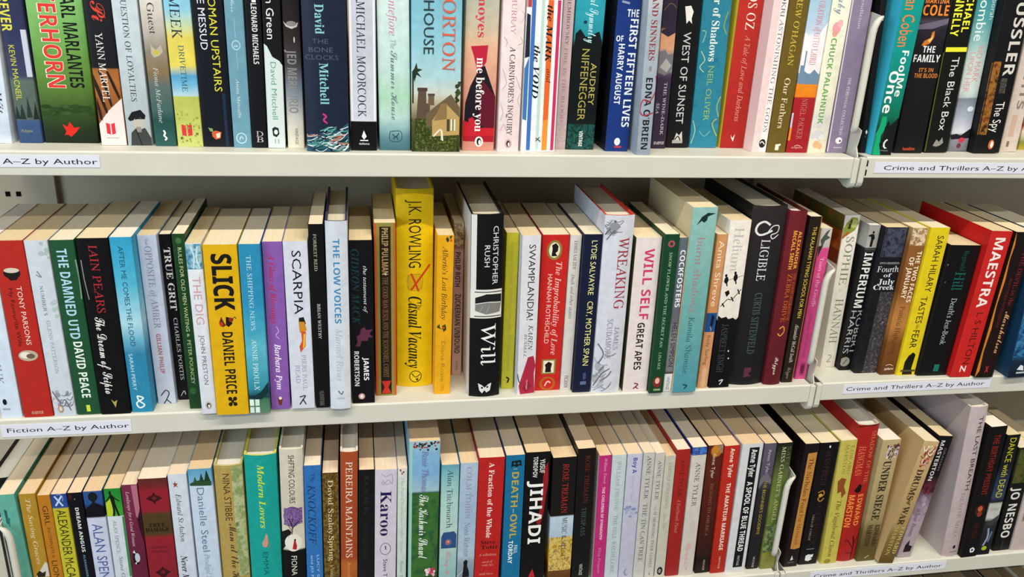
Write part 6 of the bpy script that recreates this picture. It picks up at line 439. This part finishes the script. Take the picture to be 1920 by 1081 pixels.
(3,1,678.3,12.2,30.5,223.2,145,-2.12,[(0,'a2201c')],[('s','picture',[(-15.4,219.5),(-3.2,222.7),(6.4,221.6),(15.4,223)],1.3,'1c0c0c'),('t','title','SHADOW OF THE',212.8,129.6,8.3,6.4,'d87a50','f'),('t','title','HANGMAN',189.9,143.1,-5.1,9,'dc7c50','f'),('p','picture',[(-6.4,119.1),(0,130.4),(3.8,126.2),(3.2,117.7),(-1.6,114.9)],'180c0c'),('t','author','EDWARD',112.6,60.5,5.1,8.3,'e88a3c','b'),('t','author','MARSTON',112,58.4,-7.7,8.3,'e88a3c','b'),('s','picture',[(7.1,1.5),(7.7,27.2),(5.1,42.2)],1.9,'2c0e0e'),('s','picture',[(7.1,21.2),(-3.2,36.2),(-6.4,33.2)],1,'2c0e0e'),('s','picture',[(7.7,27.2),(14.4,42.2)],1,'2c0e0e'),('s','picture',[(6.4,12.2),(-3.2,15.2)],0.8,'2c0e0e')],'dark red hardback with orange lettering and a bare black tree',{'hb':1,'inner':'c8b8a8','lf':'9c1818'}),
(3,1,707.8,9.5,27.6,200.1,140.1,-0.5,[(1,'b8a478'),(0.712,'b09c70'),(0.355,'9c8a60'),(0.252,'6c5c38'),(0.133,'5a4a28'),(0,'5c5024')],[('e','picture',3.4,184.2,1.3,3.3,'5c3c3c'),('e','picture',1.3,182.2,1.9,2.3,'3c3038'),('e','picture',7.3,176.3,1.3,3.4,'7c4444'),('e','picture',-1.7,187.2,1.2,2.6,'3c3038'),('e','picture',-3.2,177.2,2.1,3.3,'b8a8b8'),('e','picture',-0.9,187.5,2.1,3.4,'b8a8b8'),('e','picture',10.8,183.7,1.5,1.7,'5c3c3c'),('e','picture',10.3,191.3,1.6,2.6,'5c3c3c'),('e','picture',-0.4,176.1,2.2,3.5,'5c3c3c'),('e','picture',-2.3,179.6,2.3,2,'5c3c3c'),('e','picture',10.5,189.6,2.3,2.6,'3c3038'),('e','picture',3.9,171.9,1.6,2.4,'5c3c3c'),('e','picture',7.3,189.3,2.3,3,'5c3c3c'),('e','picture',-3.4,180.1,1.9,2,'b8a8b8'),('e','picture',7.9,179.7,1.1,3.3,'7c4444'),('e','picture',11.5,187.3,1.9,1.7,'b8a8b8'),('e','picture',9.7,180.9,1.8,2.9,'b8a8b8'),('e','picture',-2.5,172.8,1.6,2.1,'e4dcd4'),('e','picture',12.1,179.7,1.1,3.2,'b8a8b8'),('e','picture',-4.3,190.1,1.4,2.1,'5c3c3c'),('e','picture',0.8,186.2,1.8,1.7,'7c4444'),('e','picture',8.6,174.5,1.7,3,'e4dcd4'),('e','picture',5.1,191.1,1.9,1.8,'7c4444'),('e','picture',4.2,171.1,1.8,2,'b8a8b8'),('e','picture',-1.5,173.7,1.4,1.7,'e4dcd4'),('e','picture',0.1,188.9,1.3,1.9,'5c3c3c'),('s','picture',[(-1.9,188.4),(-0.4,184.8),(1.2,189.3)],1.1,'e8e0d8'),('s','picture',[(7.4,176.9),(9,173.9),(10.5,178.5)],0.8,'3c2c2c'),('s','picture',[(-1.5,175.6),(0,170.9),(1.6,174.7)],0.9,'3c2c2c'),('s','picture',[(-0.7,173.7),(0.8,178.9),(2.4,185.5)],0.7,'e8e0d8'),('s','picture',[(5.3,182.7),(6.8,178.8),(8.4,182.5)],1.6,'e8e0d8'),('s','picture',[(-5.7,180.9),(-4.2,182),(-2.6,189.3)],0.8,'e8e0d8'),('s','picture',[(4.1,184.5),(5.6,179.1),(7.2,189)],0.7,'3c2c2c'),('s','picture',[(1.8,168.8),(3.4,169.9),(4.9,176.6)],0.8,'3c2c2c'),('t','title','UNDER SIEGE',167.4,70.4,0,11.1,'2c241c','F'),('t','author','EDWARD',62.2,26.6,6.8,6.8,'40301c','F'),('t','author','MARSTON',62.8,26.6,-4.3,7.4,'40301c','F'),('s','emblem',[(-3.1,5.5),(3.1,10)],1.5,'b8ac84')],'tan parchment paperback with dark serif title, left of its leaning match',{}),
(3,1,734,0.1,23.8,200.3,140.2,7.38,[(1,'c4a878'),(0.733,'bca070'),(0.334,'a88c5c'),(0.231,'84683c'),(0,'5c4a20')],[('e','picture',4,170.7,2.1,3.8,'a85040'),('e','picture',7.6,169.6,1.4,1.9,'e8dccc'),('e','picture',-4.5,179.9,1.4,3,'e8dccc'),('e','picture',-6.2,188.4,1.4,3.7,'c88870'),('e','picture',-3.8,168.9,1.3,3.1,'e8dccc'),('e','picture',-4.2,162.9,1.1,3.5,'e8dccc'),('e','picture',8.2,186,2.3,2.9,'e8dccc'),('e','picture',-3.4,163,1.3,3.9,'c88870'),('e','picture',-1.4,183.6,1.3,2.1,'a85040'),('e','picture',-0.9,168.2,1.8,3,'8c3c30'),('e','picture',-5.3,183.8,1.5,3.2,'e8dccc'),('e','picture',1.6,172,1.2,3.9,'a85040'),('e','picture',9.4,183.7,1.6,2.9,'c88870'),('e','picture',-0.3,176.2,1.1,1.9,'e8dccc'),('e','picture',4,163.5,1.2,2.4,'c88870'),('e','picture',-0.7,183.8,1.7,3.4,'a85040'),('e','picture',3.4,169.4,1.5,2.4,'c88870'),('e','picture',9.4,192.6,1.5,3.1,'e8dccc'),('e','picture',-0.7,164.5,1.8,2.5,'8c3c30'),('e','picture',-1.3,168.8,1.9,3.3,'8c3c30'),('e','picture',10.2,190.3,1.1,3.8,'c88870'),('e','picture',-5.9,170.8,1.5,2.3,'c88870'),('e','picture',-4,162.7,1.9,3.5,'8c3c30'),('e','picture',7.6,191.3,2,3.8,'c88870'),('e','picture',-4.7,181.1,1.3,3.6,'8c3c30'),('e','picture',-4.1,164.6,1.9,2.2,'c88870'),('s','picture',[(-7.5,169.4),(-3.6,166.1),(0.2,168.5)],0.7,'7c3428'),('s','picture',[(-4.4,192.7),(-0.5,191.7),(3.4,193.5)],1.3,'ece4d4'),('s','picture',[(-10,192.7),(-6.1,184.7),(-2.2,192.8)],1.4,'ece4d4'),('s','picture',[(1.5,178.9),(5.4,176),(9.2,179.8)],1.3,'7c3428'),('s','picture',[(0.3,180.8),(4.2,183.3),(8,191.6)],1.3,'7c3428'),('s','picture',[(-0.7,183.4),(3.2,178.8),(7.1,181.7)],1.3,'ece4d4'),('s','picture',[(1.6,169.8),(5.4,165.9),(9.3,177)],0.6,'7c3428'),('s','picture',[(-2,186),(1.9,185.2),(5.7,191.1)],1.1,'ece4d4'),('s','picture',[(-8.9,177.5),(-5,174.3),(-1.2,187.8)],1,'7c3428'),('s','picture',[(-5.4,168.8),(-1.5,164),(2.3,169.7)],0.8,'ece4d4'),('t','title','DRUMS',156.4,107.2,-1.5,9.3,'3a281a','F'),('t','title','of',107.2,98.1,0,5.1,'3a281a','I'),('t','title','WAR',96.3,65.4,-1,9.3,'3a281a','F'),('t','author','EDWARD',62.5,16.6,6.2,6.2,'c4b46c','F'),('t','author','MARSTON',62.5,13.6,-4.1,6.2,'b8a860','F')],'tan parchment paperback with a wide tan cover side showing, red soldiers at the top',{'lf':'c0a070'}),
(3,1,769.4,10,22.6,200.8,140.5,5.39,[(1,'0f0d0f'),(0.685,'151114'),(0.571,'5a2c34'),(0.485,'7c6c80'),(0.369,'a898a8'),(0,'a8989c')],[('t','author','GRAHAM',182.1,145.9,5.4,3.6,'6a686c','s'),('t','author','MASTERTON',193.7,129,-2.3,5.9,'d4d0d0','b'),('e','picture',3.1,113.4,3.1,5.1,'7c3038'),('e','picture',3.5,117.1,3.2,4.5,'5c2430'),('e','picture',3.5,110.7,1.8,3.7,'5c2430'),('e','picture',-0.8,124.4,2.1,4.4,'3a1c28'),('e','picture',-2.4,110.4,3.1,2.9,'5c2430'),('e','picture',-4.6,115.6,1.9,2.4,'5c2430'),('e','picture',-3.5,122.5,3.5,4.8,'3a1c28'),('e','picture',-1.8,122.7,3.3,4.2,'5c2430'),('e','picture',8.1,114.3,3.5,4.9,'3a1c28'),('e','picture',-6.4,119,3.4,3.2,'3a1c28'),('e','picture',-2,115.8,1.6,4.3,'3a1c28'),('e','picture',-5.7,120.1,2.2,4.3,'5c2430'),('e','picture',5.3,67.3,3,4.6,'9c8c9c'),('e','picture',-6.4,77.7,4,6.5,'8c7888'),('e','picture',4.9,91.4,3.7,6.4,'8c7888'),('e','picture',7.4,79.8,2.1,5.8,'a898a8'),('e','picture',5.5,91.7,3.7,6.3,'8c7888'),('e','picture',-3,99.2,3.7,6.7,'8c7888'),('e','picture',3.6,70.3,3.4,6.7,'9c8c9c'),('e','picture',8.2,77.6,2.3,6.2,'8c7888'),('e','picture',-0.2,66.9,2.3,5.8,'a898a8'),('e','picture',7.1,81.3,3.9,6.1,'9c8c9c'),('e','picture',1.8,90,3.2,3.9,'a898a8'),('e','picture',0.5,98.2,3.4,4.7,'9c8c9c'),('t','title','White Bones',82.9,35.7,-2.3,6.3,'7c5060','i'),('p','emblem',[(-4.5,20.6),(0,29.7),(1.1,20.6),(6.8,19.1),(6.8,10),(-4.5,8.5)],'1c141c')],'black to mauve paperback leaning at the right, shoved back on the bottom shelf',{}),
(3,1,841.2,3.9,26.6,247.5,150,-3.91,[(1,'bfb0b4'),(0,'b4a2a4')],[('t','title','THE LAST BREATH',232.2,113.3,4.5,6.7,'2c2426','s'),('t','author','DENISE MINA',108.9,31.4,0,5.6,'8c7c80','f'),('e','emblem',2.8,15.5,2.2,3.1,'1c1618'),('r','emblem',-2.8,6.2,8.4,8.4,'8c7c80')],'tall dusty lilac hardback with a wide pale side showing, thin dark title',{'hb':1,'inner':'d8ccc4','lf':'b4a4a4'}),
(3,1,867.7,-0.6,25.6,217.9,150,-2.53,[(0,'0f0c0c')],[('t','title','THE BIRTHDAY PRESENT',205.1,106.9,0,9.2,'7c2018','b'),('e','picture',0,80.5,7.6,10,'3a1a12'),('e','picture',0,83.5,3.8,4.7,'b85a3c'),('e','picture',0.5,74.6,3.8,4.7,'8c3420'),('t','author','RENDELL',58.2,26.5,0,8.1,'3c1612','b'),('p','emblem',[(-1.4,14.2),(3.3,16.7),(7.1,12.7),(5.4,7.4),(0,7.4)],'e4e2de'),('e','emblem',2.7,11.7,1.6,1.9,'0f0c0c')],'black paperback with dim red capitals and a glowing face, right of the lilac hardback',{}),
(3,1,892.9,1.9,20.9,201.8,141.2,-1.5,[(1,'12120f'),(0.739,'16181c'),(0.64,'24304a'),(0.496,'34405c'),(0.453,'12141a'),(0.438,'b8b8b4'),(0.32,'c0c0bc'),(0.291,'2c2c30'),(0,'14141a')],[('t','title','DANCE with DEAD',196.8,98.7,0,9.6,'c4bc30','s'),('p','picture',[(-9.4,55.6),(-2.1,58.6),(4.2,64.6),(9.4,69.1),(9.4,58.6),(0,49.6)],'3a3a3c'),('h','author','JAMES',81.9,77.1,-6.3,6.3,'9c9c98','b'),('s','picture',[(-4.2,16.1),(0,31.4),(-2.1,46.6)],2.9,'8c98b8'),('s','picture',[(2.1,22.2),(5.2,40.5)],2.9,'5c6c94'),('e','picture',-1,11.5,4.2,3.7,'a8b828')],'dark paperback with lime-yellow capitals over a stormy blue scene',{}),
(3,1,927.3,7.4,27.2,176.2,123.3,-2.03,[(1,'1c2014'),(0.814,'22261a'),(0.699,'151412'),(0,'0c0b0b')],[('n','picture',-11.1,117.3,11.1,173.4,['1c2412','3a4a20','5c5428','14140f'],5),('t','author','JO NESBO',110,22.7,0,13.9,'dcd8d2','b'),('t','imprint','novel',18.1,4.1,0,3.3,'4a4846','s')],'black paperback with massive white capitals at the right end of the bottom shelf',{}),
(3,1,954.8,5.4,26.3,173,121.1,-2.14,[(1,'c8b8b4'),(0,'bcaca8')],[('t','title','Gone',72.2,51,-2.7,8.1,'2a2224','F')],'pale pinkish paperback half cut by the right frame edge on the bottom shelf',{})]
# ------------------------------------------------------------------ setting: back panel
XL, XB, XR = -0.4105, 0.5715, 1.5535
bp = obj('wall_back', box('wall_back', -1.4, 0.222, -1.5, 1.6, 0.232, 0.6), None, (PANEL,)); bp['kind'] = 'structure'
def upright(x, cols, sw, shh, label):
    r = empty('shelving_upright', (x, 0.0, -1.5), label=label, cat='shelving post', group='slotted shelving uprights')
    obj('post', box('post', -0.045, 0.2145, 0.0, 0.045, 0.2219, 2.1, 0.001), r, (PANEL,))
    k = 0
    for c in cols:
        for j in range(8):
            zz = -0.287 + (j - 5) * 0.05 + 1.5
            obj('slot', box('slot', c - x - sw / 2, 0.2138, zz - shh / 2, c - x + sw / 2, 0.2146, zz + shh / 2, 0.0003), r, (DARK,))
    return r
upright(-0.4105, (-0.4205, -0.4085), 0.0055, 0.006, 'pale steel upright with small punched slots behind the left end of the shelves')
upright(0.5960, (0.5680, 0.6225), 0.0115, 0.013, 'pale steel upright with large dark slots behind the join between the two bays')
fl = obj('floor', box('floor', -1.4, -3.2, -1.55, 1.6, 0.232, -1.5), None, (plain('6a6a6a', 0.9, 0.1),)); fl['kind'] = 'structure'
# ------------------------------------------------------------------ shelves
def bracket(root, x0, x1, bead_x, bx0, bx1, tall=True):
    """steel end plate with a rolled front edge above the shelf and a rounded lug below it"""
    pr = [(0.006, -0.030), (0.004, -0.022), (0.0045, 0.0), (0.010, 0.010), (0.0066, 0.0265), (0.0066, 0.0300), (0.018, 0.033), (0.018, 0.147), (0.0066, 0.1505), (0.0066, 0.1545)]
    pr += [(0.030, 0.158)]
    pr += [(0.205, 0.158), (0.205, -0.030)]
    if not tall: pr = [(0.006, -0.030), (0.004, -0.022), (0.004, -0.002), (0.205, -0.002), (0.205, -0.030)]
    p = obj('end_bracket', extrude_x('end_bracket', pr, x0, x1), root, (STEEL,))
    if tall:
        px = (x0 + x1) / 2
        dx = px - bead_x
        pts = [(bead_x, 0.0050, 0.0280), (bead_x, 0.0042, 0.0300), (bead_x, 0.0030, 0.036), (bead_x, 0.0028, 0.046), (bead_x, 0.0028, 0.136), (bead_x + dx * 0.08, 0.0030, 0.143), (bead_x + dx * 0.30, 0.0034, 0.1495), (bead_x + dx * 0.58, 0.0042, 0.1530), (bead_x + dx * 0.86, 0.0060, 0.1540)]
        obj('rolled_rim', tube('rolled_rim', pts, 0.0039), p, (STEEL,))
    lp = [(-0.0012, -0.001), (-0.0012, -0.030), (0.0005, -0.0345), (0.004, -0.037), (0.012, -0.037), (0.030, -0.030), (0.030, -0.026), (0.006, -0.026), (0.006, -0.001)]
    me = extrude_x('lug', lp, bx0, bx1); bm = bmesh.new(); bm.from_mesh(me)
    bmesh.ops.bevel(bm, geom=bm.edges[:], offset=0.0009, segments=2, affect='EDGES', profile=0.5); bm.to_mesh(me); bm.free()
    obj('lug', me, p, (STEEL,))
    return p
def shelf(x0, x1, z, label, strip_spec=None, join_slots=False, tall_left=True):
    r = empty('shelf', ((x0 + x1) / 2, 0.0, z), label=label, cat='shelf', group='white steel library shelves'); ox = -(x0 + x1) / 2
    a = x0 + 0.0085; b = x1 - 0.0085
    def board_prof():
        arc = [(0.0022 - 0.0022 * math.sin(q), -0.0022 + 0.0022 * math.cos(q)) for q in [math.pi / 2 * k / 5 for k in range(6)]]
        bot = [(0.0012 - 0.0012 * math.cos(q), -0.0237 - 0.0012 * math.sin(q)) for q in [math.pi / 2 * k / 3 for k in range(4)]]
        return [(0.212, 0.0)] + arc + bot + [(0.016, -0.0249), (0.016, -0.0237), (0.0013, -0.0237), (0.0013, -0.0014), (0.212, -0.0014)]
    me = extrude_x('board', board_prof(), a + ox, b + ox)
    for p in me.polygons: p.use_smooth = False
    obj('board', me, r, (STEEL,))
    bracket(r, x0 + 0.0008 + ox, x0 + 0.002 + ox, x0 + 0.0120 + ox, x0 + 0.0010 + ox, a - 0.0004 + ox, tall_left)
    bracket(r, x1 - 0.002 + ox, x1 - 0.0008 + ox, x1 - 0.0130 + ox, b + 0.0004 + ox, x1 - 0.0010 + ox)
    if join_slots:
        for zz in (-0.0075, -0.0185): obj('slot', box('slot', a + ox + 0.0006, -0.0002, zz - 0.0036, a + ox + 0.0022, 0.0005, zz + 0.0036), r, (DARK,))
    if strip_spec:
        lx0, lx1, lz0, lz1, tx0, tx1, base, cap, text = strip_spec
        lab = obj('label_strip', box('label_strip', lx0 + ox, -0.0005, lz0, lx1 + ox, -0.00002, lz1), r, (PAPER,))
        v, f = fitted(text, 'b' if False else 's', tx1 - tx0, cap)
        me = mesh('lettering', [(tx0 + ox + p, -0.0006, base + q) for p, q in v], f)
        obj('lettering', me, lab, (INK,))
    return r
FA, CA = 'Fiction A\u2013Z by Author', 'Crime and Thrillers A\u2013Z by Author'
shelf(XL, XB, SHELF_Z[1, 0], 'top fiction shelf, cream steel, its paper label cut by the left frame edge', (-0.400, -0.2498, -0.0163, -0.0042, -0.3780, -0.2520, -0.0130, 0.0052, FA))
shelf(XL, XB, SHELF_Z[2, 0], 'middle fiction shelf, cream steel with a whole paper label at its left end', (-0.385, -0.2525, -0.0212, -0.0064, -0.3790, -0.2550, -0.0158, 0.0052, FA))
shelf(XL, XB, SHELF_Z[3, 0], 'bottom fiction shelf, cream steel, only its right end shows at the bottom of the frame')
shelf(XB, XR, SHELF_Z[1, 1], 'top crime shelf, cream steel with paper label and two dark slots at left', (0.591, 0.850, -0.0187, -0.0060, 0.6030, 0.832, -0.0150, 0.0052, CA), True, False)
shelf(XB, XR, SHELF_Z[2, 1], 'middle crime shelf, cream steel with a paper label curling along its front', (0.610, 0.824, -0.0165, -0.0036, 0.6140, 0.8150, -0.0123, 0.0052, CA), tall_left=False)
shelf(XB, XR, SHELF_Z[3, 1], 'bottom crime shelf, cream steel with a lit front edge at the lower right', (0.618, 0.8330, -0.0170, -0.0034, 0.6240, 0.8265, -0.0132, 0.0052, CA), tall_left=False)
shelf(XB, XR, SHELF_Z[3, 1] - 0.2935, 'lowest crime shelf, in shadow below the bottom crime shelf', tall_left=False)
shelf(XL - 0.982, XL, SHELF_Z[3, 0], 'bottom shelf of the next bay, beyond the left end bracket')
for i, B in enumerate(BOOKS): make_book(i, B)
# books whose page tops show in shadow below the bottom crime shelf
xx = 0.800; rng = random.Random(5)
TOPC = ['1c1a18', '6a5a40', '2a2c3a', 'b8ad98', '3a1c18', '20242a', 'a89a80', '151515', '4a3a2a', 'c8c0b0']
ORD = ['first', 'second', 'third', 'fourth', 'fifth', 'sixth', 'seventh', 'eighth', 'ninth', 'tenth']
SHADED_PAGES = ['6e614c', '84755a', '5c5244', '7a6a50']  # page colours darkened to paint in the shade under the shelf above
xx = 0.772
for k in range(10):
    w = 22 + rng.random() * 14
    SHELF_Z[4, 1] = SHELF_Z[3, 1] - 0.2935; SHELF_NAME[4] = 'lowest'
    make_book(400 + k, (4, 1, xx * 1000 + w / 2, 12.0, w, 170 + rng.random() * 8, 135.0, -1.5, [(0, TOPC[k])], [], ORD[k] + ' page top from the left in shadow under the bottom crime shelf', {'pages': SHADED_PAGES[k % 4]}))
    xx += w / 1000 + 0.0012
SHELF_Z[3, 2] = SHELF_Z[3, 0]
make_book(420, (3, 2, -424.5, 60.0, 24.0, 183.0, 135.0, 0.0, [(0, '141416')], [], 'black book with white pages beyond the left end bracket, at the lower left frame corner', {'hb': 1, 'inner': '101012'}))
